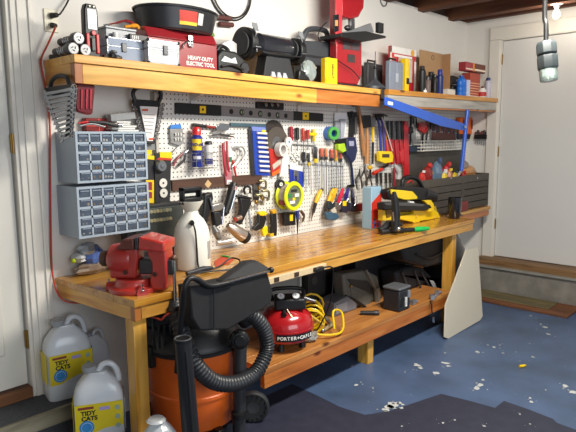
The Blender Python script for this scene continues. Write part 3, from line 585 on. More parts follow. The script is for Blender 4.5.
can('blue_spray_bottle','blue bottle with white body and dark blue cap at shelf end','bottle',488.5,2.70,z,.034,.22,M('c8c4d0',.4),M('22306e',.4),.03,(.031,.0,.10,M('1d4696',.4)))
can('red_cap_bottle','dark red bottle behind the blue-capped bottle','bottle',483.5,2.80,z,.026,.18,M('6a2030',.4),M('3a1a22',.4),.03)
# outlet with two plugs
y=2.999; a=W(41,6,y); b=W(58.5,8,y); lo=W(43,33,y).z
t=thing('wall_outlet','ivory double wall outlet beside door casing above shelf','outlet',((a.x+b.x)/2,y,lo)); cx=(a.x+b.x)/2; zc=(lo+a.z)/2
MB().bx(cx-.037,cx+.037,2.992,2.9995,zc-.058,zc+.058).build('cover_plate',M('d6d0b8',.4),t,.003)
for s in(-1,1): MB().cyl((cx,2.988,zc+s*.024),(cx,2.993,zc+s*.024),.018).build('socket',M('c4bea6',.4),t,.001)
OC=M('b83a22',.45)
t=thing('extension_cord','long orange red extension cord hanging from outlet down the wall to bench','cord',(cx,2.97,1.0))
MB().cyl((cx,2.985,zc-.024),(cx+.004,2.955,zc-.03),.014,.011).build('plug',BLK,t)
pts=[(cx+.004,2.955,zc-.034)]+[W(a,b,yy) for a,b,yy in [(53,33,2.955),(47,46,2.96),(42.5,55,2.97),(41,62,2.975),(43,75,2.975),(45,86,2.975)]]+[W(a,b,2.985) for a,b in [(49.5,120),(50,160),(50.5,200),(51,240),(51.5,262)]]+[V((1.29,2.96,.93)),V((1.295,2.93,.85)),V((1.33,2.90,.80)),V((1.42,2.85,.78)),V((1.50,2.6,.78)),V((1.50,2.36,.795)),V((1.50,2.275,.795)),W(165,316,2.262),W(175,310,2.262),W(184,304,2.262),W(190,299,2.262)]
MB().tube(spline(pts,5),.0052,8).build('cable',OC,t)
t=thing('looped_lead','black power cord leading up from the upper outlet socket','lead',(cx,2.97,zc))
MB().cyl((cx,2.985,zc+.024),(cx+.014,2.95,zc+.024),.015,.011).build('plug',BLK,t)
MB().tube(spline([(cx+.012,2.952,zc+.026),W(60,14,2.955),W(66,5,2.965),W(71,-5,2.98),W(78,-14,2.985)]),.0045).build('cable',BLK,t)
# orange-red hook loop seen at the shelf corner
# bulb and hanging reel lamp
c=Xp(557,2,5.70); c.z=max(c.z,2.80); t=thing('bulb_holder','white porcelain lamp holder with glowing bulb under a ceiling joist','lamp',c); MB().lathe([(0,2.869-c.z),(.055,2.869-c.z),(.055,-.015),(.03,-.03),(.024,-.05),(0,-.05)],c,(0,0,1),24).build('holder',WHT,t)
MB().lathe([(0,-.05),(.014,-.05),(.016,-.065),(.028,-.09),(.033,-.11),(.03,-.13),(.018,-.145),(0,-.15)],c,(0,0,1),24).build('bulb',M('ffe9c8',.3,emit=6,var=0),t); BULB=c
d=(548-288)/F*rr-(60-216)/F*uu+fw; DD=3.0
def HP(px,py): return CAM+((px-288)/F*rr-(py-216)/F*uu+fw)*DD
c=HP(548,60); s=DD/F
t=thing('hanging_connector','grey stepped plastic hanging light with clear end on thick black cord','hanging lamp',HP(548,81))
base=HP(549,81); T0=TT(base,0,0,0); ax=(HP(546,42)-HP(549,81)).normalized()
L_=(HP(546,42)-HP(549,81)).length
HM=M('343b3d',.5,var=.06)
MB().lathe([(0,L_*.66),(.045,L_*.66),(.053,L_*.70),(.053,L_*.93),(.045,L_),(0,L_)],base,ax,8).build('upper_body',HM,t,.002)
MB().lathe([(0,L_*.30),(.05,L_*.30),(.054,L_*.34),(.054,L_*.58),(.052,L_*.64),(0,L_*.64)],base,ax,8).build('lower_body',HM,t,.002)
MB().lathe([(0,.0),(.042,.0),(.045,.006),(.045,L_*.30),(0,L_*.30)],base,ax,16).build('clear_end',M('9fb0a8',.12,trans=.5,var=.5,sc_=50),t)
MB().lathe([(0,0),(.02,0),(.02,.03),(0,.03)],base+ax*.03,ax,16).build('lens',M('f4f8f4',.2,emit=1.0),t)
p=HP(546,42); MB().tube(spline([p,HP(546,25)+V((.0,0,0)),HP(545,0),V((HP(545,0).x,HP(545,0).y,3.12))]),.013,10).build('cable',BLK,t)
# round thing on wall top
c=W(386,0,2.97); o=MB().tube(arc((c.x,2.993,c.z+.0),.05,0,2*PI,20)[:-1],.006,closed=True).build('wire_coil',STL); tag(o,'small grey wire coil hooked at the top of wall','wire coil')
# ================================================================ LEFT OF THE PEGBOARD
# drawer organisers on the wall
LB=M('a3b0bc',.45,var=.05); DR=M('4a5564',.2,var=.35,sc_=30,coat=.3); DRL=M('8490a0',.3,var=.2)
def organiser(lab,x0,x1,y0,z0,z1,first):
    t=thing('drawer_organiser',lab,'organiser',((x0+x1)/2,2.92,z0)); w=x1-x0; h=z1-z0; e=.012
    mb=MB().bx(x0,x1,y0+.02,2.998,z0,z1).bx(x0,x0+e,y0,y0+.02,z0,z1).bx(x1-e,x1,y0,y0+.02,z0,z1).bx(x0+e,x1-e,y0,y0+.02,z0,z0+e).bx(x0+e,x1-e,y0,y0+.02,z1-e,z1)
    cw=(w-2*e)/6; ch=(h-2*e)/5
    for i in range(1,6): mb.bx(x0+e+cw*i-.0045,x0+e+cw*i+.0045,y0+.001,y0+.02,z0+e,z1-e)
    for j in range(1,5): mb.bx(x0+e,x1-e,y0+.001,y0+.02,z0+e+ch*j-.006,z0+e+ch*j+.006)
    mb.build('cabinet',LB,t)
    cols=['6a6e72','8a8078','4a5260','9a9890','585048','70583a']
    for i in range(6):
        for j in range(5):
            xa=x0+e+cw*i+.005; za=z0+e+ch*j+.006
            d=MB().bx(xa,xa+cw-.010,y0+.004,y0+.018,za,za+ch-.012)
            d.m=1; d.bx(xa+.004,xa+cw-.014,y0+.0,y0+.004,za+ch-.020,za+ch-.014); d.m=2
            for k in range(3): 
                if random.random()<.6: d.bx(xa+.006+k*cw*.25,xa+.006+k*cw*.25+cw*.16,y0+.0025,y0+.0045,za+.004,za+.004+random.uniform(.004,.014))
            d.build('drawer',[DR,DRL,M(random.choice(cols),.5)],t)
    return t
yf=Xp(75,134,1.367).y
a=W(75,134,yf); b=W(146,128,yf); a2=W(75,183,yf)
zt1=W(110,131.5,yf).z; zb1=W(110,181.5,yf).z
organiser('upper blue-grey drawer organiser with small dark drawers on wall',a.x,b.x,yf,zb1,zt1,1)
a=W(76.5,190,yf); zt2=W(110,185,yf).z; zb2=W(110,235,yf).z
organiser('lower blue-grey drawer organiser hanging above vise and snack bag',a.x,b.x+.0,yf,zb2,zt2,0)
# items on top of the upper organiser
z=zt1
def on_top(px,y,py=125): return W(px,py,y).x
t=thing('paper_stack','loose stack of white paper strips on upper drawer organiser','paper',(on_top(122,2.86),2.9,z))
for k,(p0,p1,dz) in enumerate([(104,134,0),(112,131,.012),(114,133,.024),(116,131,.036),(118,132,.048)]):
    xa=on_top(p0 if k else 118,2.87); xb=on_top(p1+4 if k<3 else p1,2.87); MB().box(((xa+xb)/2,2.90+.004*k,z+.0065+dz),(xb-xa,.07,.010),RZ(.06*(k%3-1))).build('paper_strip',M('d4d4d0',.6,var=.05),t,.001)
xa=on_top(108,2.92,108); xb=on_top(133,2.92,108); t=thing('clear_tray','translucent tilted plastic tray on top of the paper strips','tray',((xa+xb)/2,2.93,z+.062)); MB().box(((xa+xb)/2,2.93,z+.085),(xb-xa,.07,.04),RY(-.12)).build('tray_body',M('a8abac',.25,trans=.35,var=.1),t,.004)
xa=on_top(92,2.87,115); xb=on_top(117,2.87,115)
t=thing('red_box','translucent red plastic box on top of upper organiser','box',((xa+xb)/2,2.96,z)); MB().bx(xa,xb,2.945,2.99,z,z+.075).build('box_body',M('8e1c1c',.3,trans=.2,var=.3),t,.004)
MB().bx(xa,xb,2.942,2.944,z+.03,z+.036).bx((xa+xb)/2,(xa+xb)/2+.006,2.942,2.944,z+.0,z+.075).build('edge_line',M('d04a40',.4),t)
t=thing('folding_knife','black and red handled utility knife lying on drawer organiser','knife',(on_top(100,2.86),2.86,z))
MB().tube([W(88,122,2.86),W(104,123,2.855),W(118,126,2.85)],[.008,.011,.009],8).build('handle',BLK,t)
MB().tube([W(78,123,2.86),W(88,122,2.86)],[.004,.008],8).build('tip',REDB,t); MB().cyl(W(118,125,2.85),W(122,125,2.85),.011).build('end_cap',CHR,t)
mb=MB().tube(spline([W(80,126,2.845),W(92,124,2.845),W(105,127,2.845)]),.005,8); tag(mb.build('steel_key',STL),'small steel hex key lying beside the utility knife','hex key')
# combination wrenches in a rack hanging off the end of the shelf
def K(px,py,x=1.312): return Xp(px,py,x)
t=thing('wrench_rack','black plastic wrench rack with loop handle hanging on shelf end','rack',K(60,90))
MB().tube(spline([K(50,90),K(52,81),K(58,76),K(66,77),K(69,83),K(70,88)]),.011,8).build('handle_loop',BLK,t)
MB().prism([K(46,88),K(72,84),K(76,90),K(73,137),K(67,138),K(70,97),K(47,95)],(-.012,0,0)).build('rack_body',BLK,t,.003)
ws=[]
for i in range(11):
    f=i/10; yy0=91+i*4.55; a=K(46+f*17,yy0+3,1.292); b=K(74-f*2.5,yy0-3+f*.8+1,1.292)
    q=thing('combination_wrench','','wrench',(a+b)/2,'chrome combination wrenches in the shelf end rack'); d=(b-a).normalized(); r=.0112-.0045*f
    MB().tube([a+d*.012,(a+b)/2,b-d*.012],[r,r*.75,r],8).build('shank',CHR,q)
    MB().tube([b+V((0,math.cos(k*PI/5)*r*1.6,math.sin(k*PI/5)*r*1.6)) for k in range(10)],r*.62,6,closed=True).build('box_end',CHR,q)
    up=V((0,0,1)); s_=r*2.1
    MB().prism([a+d*.016+up*r,a-d*.004+up*s_,a-d*.022+up*s_*.9,a-d*.008+up*r*.3,a-d*.008-up*r*.3,a-d*.022-up*s_*.9,a-d*.004-up*s_,a+d*.016-up*r],(-.008,0,0)).build('open_end',CHR,q,.001)
    q['label']=['longest chrome wrench, topmost in shelf end rack','second chrome wrench from the top of shelf end rack','third chrome wrench down in shelf end rack','fourth chrome wrench down in shelf end rack','fifth chrome wrench down in shelf end rack','middle chrome wrench, sixth down in shelf end rack','seventh chrome wrench down in shelf end rack','eighth chrome wrench down in shelf end rack','third chrome wrench from the bottom of shelf end rack','second chrome wrench from the bottom of shelf end rack','smallest chrome wrench, bottom of shelf end rack'][i]
# red translucent case hanging below the shelf corner
y=2.70; t=thing('hex_key_case','dark red translucent case hanging under the shelf corner','case',W(85,100,y))
MB().tr([(77,83),(95,85),(95,90),(93,113),(91,115),(78,112),(76,108)],y,.04).build('case_shell',M('6e1218',.25,trans=.15,coat=.4,var=.3),t,.006)
for px in (81,86,90): MB().tr([(px,89),(px+2.2,89.3),(px+1.6,109),(px-.2,109)],y-.006,.008).build('ridge',M('a82430',.3,coat=.4),t,.002)
# second wrench set on a card
y=2.93
t=thing('wrench_card','black wrench holder with tapered white card hanging beside pegboard','wrench set',W(148,115,y))
MB().tube(spline([W(135,101,y),W(133,93,y),W(137,88,y),W(147,87,y),W(157,88,y),W(161,94,y),W(159,102,y)]),.012,8).build('handle_loop',BLK,t)
MB().tr([(134,99),(161,101),(160,107),(134,106)],y-.01,.03).build('holder_top',BLK,t,.004)
MB().tr([(136,105),(160,106),(155,144),(145,144)],y,.02).build('holder_body',BLK2,t,.004)
MB().tr([(140,106),(158,107),(153,141),(147.5,141)],y-.008,.006).build('card',M('e2e0dc',.5,var=.04),t)
MB().tr([(149,138),(153.5,138),(153.2,140),(149,140)],y-.010,.003).tr([(142,109),(148,109),(148,111),(142,111)],y-.010,.003).build('card_print',M('d0542a',.5),t)
mb=MB()
for k in range(6): mb.tr([(143+k*.5,114+k*3.6),(155-k*.6,114.6+k*3.6),(155-k*.6,115.4+k*3.6),(143+k*.5,114.8+k*3.6)],y-.009,.001)
mb.build('printed_line',M('8a8886',.5),t)
for k in range(9):
    for s_ in(0,1):
        px=(134+k*1.1,163-k*.9)[s_]; py=105+k*4.2; c=W(px,py,y)
        MB().tube([c+V((math.cos(q*PI/4)*.011,0,math.sin(q*PI/4)*.009)) for q in range(8)],.004,6,closed=True).tube([c,W(px+(5,-5)[s_],py+.6,y+.008)],.004,6).build('wrench_end',STL,t)
# yellow and black blister packs
for (p0,p1,q0,q1,cn,lab) in ((148,172,152,0,'hole_saw_pack','yellow and black blister pack with round chrome saw and discs'),):
    pass
t=thing('blister_pack','black blister pack with yellow header holding chrome cutter and two white discs','package',W(162,180,2.93))
y=2.935
MB().tr([(155,153),(171.5,154),(170,202),(155,203)],y,.012).build('card',BLK2,t,.002)
MB().tr([(160,152),(172,152),(172,158.5),(160,157.5)],y-.006,.016).build('header',YEL,t,.001); MB().tr([(160,157.5),(172,158.5),(172,160.5),(156,159.5)],y-.004,.01).build('header_band',M('c23a20',.4),t)
c=W(161.5,166,y-.02); MB().lathe([(0,0),(.036,0),(.036,.02),(.03,.03),(0,.03)],c+V((0,.02,0)),(0,-1,0),20).lathe([(.01,.03),(.012,.036),(0,.037)],c+V((0,.02,0)),(0,-1,0),12).build('chrome_cutter',STL,t)
for k,(px,py) in enumerate(((163,183),(163.5,193))):
    c=W(px,py,y-.004); MB().lathe([(0,0),(.028,0),(.028,.004),(0,.004)],c,(0,-1,0),24).build('white_disc',M('d8d4cc',.5,var=.2,sc_=90),t); MB().lathe([(0,0),(.006,0),(.006,.006),(0,.006)],c,(0,-1,0),12).build('disc_hole',BLK,t)
t=thing('saw_blade_pack','narrow yellow edged blister pack left of the black pack','package',W(150,180,2.95))
MB().tr([(146,157),(155,158),(155,203),(146,203)],2.945,.008).build('card',BLK2,t,.001); MB().tr([(146,155),(157,156),(157,160),(146,159)],2.94,.01).build('header',YEL,t)
MB().tr([(146,180),(154,180),(154,203),(146,203)],2.942,.003).build('yellow_label',M('e2c21a',.5,var=.1),t); MB().tr([(147.5,182),(152,182),(152,190),(147.5,190)],2.939,.003).tr([(148,192),(152,192),(152,198),(148,198)],2.939,.003).build('label_print',M('8a2430',.5,var=.4,sc_=60),t)
t=thing('yellow_tag','small yellow tag on black pack hanging beside upper organiser','package',W(148,150,2.96)); MB().tr([(146,150),(152,150),(152,154.5),(146,154.5)],2.955,.01).build('tag_card',YEL,t); MB().tr([(145,139),(156,140),(156,150),(145,150)],2.96,.01).build('clear_cover',M('8f9090',.3,trans=.2),t)
HUNG0=[o for o in COL.objects if o.name.split('.')[0] in('wrench_card','blister_pack','saw_blade_pack','yellow_tag')]
# snack bag on the bench
c=Zp(88,272,BZ); 
t=thing('snack_bag','crumpled blue, white and clear snack bag on bench against wall','bag',(c.x,2.93,BZ)); random.seed(5)
for (px,py,rx,rz_,m_,lb) in [(90,268,.10,.035,M('9a8878',.25,trans=.2,var=.3),'clear brown bag base'),(92,255,.06,.065,M('4a68b0',.3,coat=.4,var=.95,sc_=45),'blue printed side'),(88,249,.055,.04,M('aab4be',.25,.3,var=.5,sc_=30),'silver top'),(79,258,.035,.028,M('c8ccd0',.3,var=.4,sc_=60),'white corner')]:
    p=W(px,py,2.93); crumple((p.x,2.93,max(p.z,BZ+rz_*.9+.001)),rx,.045,rz_,10,8,.28).build('bag_fold',m_,t,0,15,label=lb)
o=crumple(W(73.5,261,2.91),.012,.012,.014,8,6,.1).build('lime_candy',M('b4c818',.4)); 
o.parent=t; o.location=o.location-t.location; o.name='lime_spot'
# ================================================================ VISE
VR=M('ac2e26',.38,coat=.4,var=.22,sc_=18,bump=.15); t=thing('bench_vise','large red cast iron bench vise on the bench corner','vise',(1.47,2.46,BZ))
vb=V((1.475,2.455,BZ))
# axis: jaws open along v
A_=math.radians(-54); ux=V((math.cos(A_),math.sin(A_),0)); vy=V((-math.sin(A_),math.cos(A_),0)); T=Matrix(((ux.x,vy.x,0,vb.x),(ux.y,vy.y,0,vb.y),(0,0,1,vb.z),(0,0,0,1)))@Matrix.Diagonal((1.08,1.1,1.24,1))
mb=MB(T).lathe([(0,0),(.115,0),(.118,.006),(.115,.018),(.09,.024),(.085,.03),(.085,.045),(.078,.052),(0,.052)],n=36)
for k in range(3):
    a=k*2.094+1.2; mb.tube([(0,0,.008),(math.cos(a)*.125,math.sin(a)*.125,.008)],[.03,.026],12)
mb.build('swivel_base',VR,t,.001)
for k in range(3):
    a=k*2.094+1.2; p=(math.cos(a)*.118,math.sin(a)*.118); MB(T).lathe([(0,0),(.013,0),(.013,.003),(.010,.004),(.010,.012),(.005,.013),(.005,.026),(0,.026)],(p[0],p[1],.018),n=6).build('mounting_bolt',CHR,t)
# fixed body
MB(T).prism([(-.10,-.045,.052),(.025,-.045,.052),(.03,-.045,.10),(.04,-.045,.14),(.04,-.045,.195),(.0,-.045,.205),(-.03,-.045,.165),(-.10,-.045,.15)],(0,.09,0)).build('fixed_body',VR,t,.014,seg=3)
MB(T).lathe([(0,0),(.035,0),(.058,.02),(.064,.05),(.062,.10),(.05,.12),(0,.12)],(-.118,0,.125),(1,0,0),28).build('body_barrel',VR,t,.002)
MB(T).lathe([(0,0),(.028,0),(.032,.006),(.032,.03),(0,.04)],(-.153,0,.125),(1,0,0),24).build('tail_cap',M('5a4438',.5,.5),t)
for k in range(1): pass
# sliding jaw
MB(T).bx(.04,.20,-.035,.035,.07,.13).build('slide_bar',DKS,t,.006)
MB(T).prism([(.095,-.048,.01),(.165,-.048,.01),(.175,-.048,.06),(.175,-.048,.15),(.168,-.048,.21),(.10,-.048,.215),(.085,-.048,.19),(.085,-.048,.15),(.105,-.048,.12),(.105,-.048,.08),(.09,-.048,.05)],(0,.096,0)).build('sliding_jaw',VR,t,.012,seg=3)
MB(T).prism([(.055,-.075,.175),(.175,-.075,.165),(.178,-.075,.205),(.06,-.075,.228)],(0,.15,0)).build('jaw_head',M('b8302a',.3,coat=.5,var=.35,sc_=30),t,.010,seg=3)
MB(T).bx(.040,.056,-.072,.072,.175,.222).build('jaw_plate',DKS,t,.002); MB(T).prism([(-.045,-.072,.172),(.034,-.072,.172),(.036,-.072,.218),(-.02,-.072,.214)],(0,.144,0)).build('anvil_jaw',M('6a3a32',.5,.4,var=.3),t,.008)
for q in ((-.02,-.052,.08),(.12,-.055,.075)): MB(T).cyl((q[0],q[1],q[2]),(q[0],q[1]+.02,q[2]),.010,n=12).build('side_screw',M('4a2620',.5,.3),t,.001)
MB(T).cyl((.17,0,.115),(.20,0,.115),.022,.020).build('screw_head',M('6a4a3e',.45,.6),t,.002)
MB(T).cyl((.196,-.012,.125),(.199,-.016,-.12),.008,n=12).build('handle_bar',CHR,t)
MB(T).sph((.196,-.012,.135),.013).build('bar_knob',M('7a5a4a',.4,.6),t); MB(T).sph((.199,-.016,-.125),.011).build('bar_knob',STL,t)
# black socket organiser behind the vise
y=2.80; a=W(127,230,y); b=W(184,230,y); zt=W(150,205,y).z
t=thing('socket_case','black open case holding rows of brass coloured sockets behind vise','case',((a.x+b.x)/2,y+.03,BZ+.0))
MB().bx(a.x,b.x,y,y+.07,BZ,zt).build('case_shell',M('1e2022',.5),t,.004)
MB().bx(a.x+.055,b.x-.004,y-.006,y,BZ+.10,zt-.02).build('inner_tray',M('3c423e',.5),t,.002)
MB().cyl((a.x+.028,y-.006,zt-.045),(a.x+.028,y+.001,zt-.045),.017,n=20).build('round_badge',M('6a5038',.4,.4),t,.001); MB().box((a.x+.03,y-.002,zt-.10),(.022,.003,.022),RY(.785)).build('white_sticker',WHT,t)
random.seed(9)
for row in range(2):
    for k in range(11):
        x=a.x+.068+k*.0215; zz=zt-.038-row*.052
        if x<b.x-.012: MB().cyl((x,y-.016,zz),(x,y-.004,zz),.0108,n=10).cyl((x,y-.018,zz),(x,y-.015,zz),.004,n=8).build('socket_piece',M(random.choice(['c8c098','b0b4a0','d8cca0']),.35,.6),t)
# ================================================================ SPRAYER
c=Zp(193,276,BZ); sx_,sy_2=W(193,270,2.62).x,2.62
t=thing('pump_sprayer','white plastic pump sprayer tank with black hose on the bench','sprayer',(sx_,sy_2,BZ))
px2m=W(213,250,2.62).x-W(173,250,2.62).x; R=.5*px2m*.72; zsh=W(193,208,2.62).z-BZ; zn=W(193,214,2.62).z-BZ
TK=M('eeede2',.35,var=.03,trans=.12); cz=(sx_,sy_2,BZ)
MB().lathe([(0,0),(R*.92,0),(R,.008),(R*1.02,zn*.3),(R*1.0,zn*.62),(R*.92,zn*.76),(R*.70,zn*.90),(R*.42,zn*1.0),(R*.38,zn*1.06),(0,zn*1.06)],cz,n=36).build('tank',TK,t)
zf=W(193,206,2.62).z-BZ
MB().lathe([(R*.30,0),(R*.34,0),(R*.66,.052),(R*.68,.062),(R*.60,.062),(R*.30,.01)],(sx_,sy_2,BZ+zn*1.05),n=32).build('funnel_collar',M('d8d8cc',.4,trans=.1),t)
zb=BZ+zn*1.05+.045
a=W(180,205,2.62); b=W(204,205,2.62); zt=W(192,187,2.62).z; w2=(b.x-a.x)*.40
mb=MB().bx(sx_-w2,sx_-w2+.014,2.60,2.64,zb+.02,zt).bx(sx_+w2-.014,sx_+w2,2.60,2.64,zb+.02,zt).bx(sx_-w2,sx_+w2,2.60,2.64,zt-.02,zt+.0).bx(sx_-w2,sx_+w2,2.60,2.64,zb,zb+.035).cyl((sx_,sy_2,zb-.04),(sx_,sy_2,zb),.03)
mb.bx(sx_-w2+.01,sx_+w2-.01,2.625,2.632,zb+.02,zt-.01); mb.build('pump_handle',BLK,t,.004); MB().bx(sx_-w2*.6,sx_+w2*.5,2.618,2.624,zb+.045,zt-.035).build('handle_sticker',M('c8c8c0',.5,var=.2,sc_=60),t)
da=math.radians(-125)
p=lambda an,z,off=.006: V((sx_+(R*(.45 if z>zn*.98 else .74 if z>zn*.86 else .93 if z>zn*.74 else 1.0)+off)*math.cos(an),sy_2+(R*(.45 if z>zn*.98 else .74 if z>zn*.86 else .93 if z>zn*.74 else 1.0)+off)*math.sin(an),BZ+z))
MB().cyl(p(da,zn*.88,-.01),p(da,zn*.88,.022),.014).build('hose_fitting',BLK,t,.002)
hp=[p(da,zn*.88,.02),p(da+.08,zn*.84,.018),p(da+.15,zn*.7,.012),p(da+.2,zn*.4,.008),p(da+.25,.03,.01),V((sx_-.02,sy_2-R-.03,BZ+.008)),V((sx_+.10,sy_2-R-.02,BZ+.012)),V((sx_+.20,sy_2-R+.0,BZ+.04)),V((sx_+.22,sy_2-R-.06,BZ+.03)),V((sx_+.12,sy_2-R-.12,BZ+.01)),V((sx_-.02,sy_2-R-.08,BZ+.012)),V((sx_-.10,sy_2-R-.05,BZ+.012))]
MB().tube(spline(hp),.0048).build('hose',BLK,t)
MB().tube([(sx_-.16,sy_2-R-.055,BZ+.02),(sx_-.04,sy_2-R-.045,BZ+.022),(sx_+.02,sy_2-R-.05,BZ+.02)],[.012,.018,.010],12).build('spray_wand_grip',M('2a2c34',.4),t)
curved_label(t,'label',M('9c9a94',.5,var=.5,sc_=120),sx_,sy_2,R*1.01,1,BZ+.06,BZ+zn*.52,math.radians(-72),math.radians(-48),.001)
t.rotation_euler=(0,0,0)
# red rag / cloth edge behind the sprayer
o=MB().prism([Zp(214,262,BZ+.001),Zp(221,257,BZ+.001),Zp(234,259,BZ+.001),Zp(229,264,BZ+.001),Zp(216,267,BZ+.001)],(0,0,.003)).build('red_cloth',M('c04a2c',.6,var=.2)); tag(o,'flat red orange plastic scrap lying behind white sprayer','scrap')
o=MB().tube([Zp(222,256,BZ+.008),Zp(229,257,BZ+.008)],.006,8).build('green_clip',GRN); tag(o,'tiny green clip beside the red scrap on bench','clip')
# ================================================================ JUGS AND BAG AT LOWER LEFT
JM=M('dce1e6',.2,trans=.06,var=.05); YL=M('e2cc1c',.45,var=.03); JW=M('d5d8da',.3,trans=.2)
def jug(lab,loc,rz,detail=True,k_=1,grp='clear litter jugs below the bench end'):
    t=thing('litter_jug',lab,'jug',loc,grp,rz); T=TT(loc,rz)@Matrix.Scale(k_,4); w,d,h=.115,.075,.41
    prof=[(0,.97,.95),(.008,1,1),(.10,1,1),(.24,1,1),(.275,.97,.97),(.31,.86,.88),(.345,.62,.70),(.365,.42,.50),(.378,.34,.45)]
    def rr(z,a,b):
        o=[]
        for i in range(28):
            an=2*PI*i/28; c,s_=math.cos(an),math.sin(an); e=.42
            o.append((w*a*math.copysign(abs(c)**e,c),d*b*math.copysign(abs(s_)**e,s_),z))
        return o
    MB(T).rings([rr(*q) for q in prof]).build('jug_body',JM,t)
    MB(T).lathe([(0,.378),(.030,.378),(.033,.384),(.033,.405),(0,.408)],(-.035,0,0),(0,0,1),20).build('cap',M('aeb2b6',.3,trans=.2),t)
    MB(T).tube(spline([(.0,0,.372),(.03,0,.405),(.065,0,.402),(.088,0,.37),(.098,0,.315)]),[.014]*24+[.014],10).build('handle',JM,t)
    if not detail: return t
    l0,l1=.09,.245
    MB(T).bx(-w*.93,w*.93,-d-.0035,-d-.0005,l0,l1).build('label',YL,t)
    MB(T).prism([(-w*.93,-d-.0042,l0),(w*.93,-d-.0042,l0),(w*.93,-d-.0042,l0+.03),(w*.3,-d-.0042,l0+.075),(-w*.3,-d-.0042,l0+.115),(-w*.93,-d-.0042,l0+.135)],(0,.001,0)).build('white_swoosh',M('c3cbd6',.4),t) if 0 else None
    MB(T).prism([(-w*.5,-d-.0042,l0),(w*.93,-d-.0042,l0),(w*.93,-d-.0042,l0+.035),(w*.2,-d-.0042,l0+.03)],(0,.001,0)).build('white_swoosh',M('c8ccd2',.4),t)
    MB(T).cyl((-w*.5,-d-.0055,l0+.045),(-w*.5,-d-.0038,l0+.045),.033,n=28).build('blue_badge',M('3c8ccc',.4),t)
    MB(T).tube([(-w*.5+.024*math.cos(k*PI/8),-d-.006,l0+.045+.024*math.sin(k*PI/8)) for k in range(16)],.0016,6,closed=True).build('badge_ring',M('a8d0ea',.4),t)
    Rm=T.to_3x3(); rt_=Rm@V((1,0,0)); P_=lambda x,z: T@V((x,-d-.0038,z))
    dk=M('2a2a1c',.5)
    text('TIDY',.030,P_(-w*.42,l1-.042),rt_,(0,0,1),dk,t,bold=.0014,ext=.0004); text('CATS',.030,P_(-w*.38,l1-.068),rt_,(0,0,1),dk,t,bold=.0014,ext=.0004)
    MB(T).bx(-w*.80,-w*.2,-d-.0045,-d-.0033,l1-.022,l1-.010).build('name_strip',M('8a3a30',.5,var=.3,sc_=100),t)
    MB(T).bx(w*.02,w*.42,-d-.0045,-d-.0033,l1-.034,l1-.018).build('purple_strip',M('b0a0d8',.5),t)
    for k in range(3): MB(T).cyl((w*.72,-d-.0048,l1-.03-.045*k),(w*.72,-d-.0036,l1-.03-.045*k),.012,n=14).build('small_badge',M('9cb4a0',.5),t)
    MB(T).bx(w+.0005,w+.003,-d*.7,d*.7,l0,l1).build('side_label',M('c8c6b4',.5,var=.2,sc_=90),t)
    MB(T).bx(-w-.003,-w-.0005,-d*.7,d*.7,l0,l1).build('side_label',YL,t)
    return t
jug('clear jug with yellow label on the upper carpeted step by door',(1.305,2.885,.2975),-.18,True,1.03)
_j=Zp(97,366,.56); jug('clear jug with yellow label on lower step in front of bench leg',(_j.x,_j.y,.1505),-.5,True,1.03)
jug('clear jug half hidden behind the other two against the wall',(1.475,2.93,.2975),.1,False,.72)
c=V((0,0,0)); p=W(158,419,2.1); zt=p.z
t=thing('plastic_sack','crumpled clear plastic sack top standing at bench leg','bag',(p.x,2.1,0)); random.seed(8)
crumple((p.x,2.1,zt*.5),.10,.09,zt*.5,14,12,.10).build('sack_body',M('ccd2d6',.2,trans=.12,var=.15,sc_=20),t,0,20); MB().lathe([(0,0),(.035,0),(.045,.01),(.035,.02),(0,.022)],(p.x-.01,2.1,zt-.012),n=12).build('gathered_top',M('d4d8da',.2,trans=.1),t)
# ================================================================ TOOLS ON THE PEGBOARD
HUNG=list(HUNG0)
def hung(name,lab,cat,px,py,y=2.94,group=None):
    t=thing(name,lab,cat,W(px,py,y),group); HUNG.append(t); return t
def T1(name,lab,cat,parts,y=2.935,group=None):
    # parts: (part name, material, outline in the wall plane, dy, thickness)
    pts=[p for q in parts for p in q[2]]; px=sum(p[0] for p in pts)/len(pts); py=max(p[1] for p in pts)
    t=hung(name,lab,cat,px,py,y,group)
    for nm,m,pl,dy,th in parts: MB().tr(pl,y-dy,th).build(nm,m,t,min(.003,th*.25))
    return t
def rc(x0,y0,x1,y1,s=None):
    s=.06 if s is None else s; d=(x1-x0)*s; return [(x0,y0),(x1,y0+d),(x1,y1+d),(x0,y1)]
def stick(t,nm,m,p0,p1,r0,r1=None,y=2.935,y1=None,n=10): return MB().tube([W(p0[0],p0[1],y),W(p1[0],p1[1],y1 or y)],[r0,r1 or r0],n).build(nm,m,t)
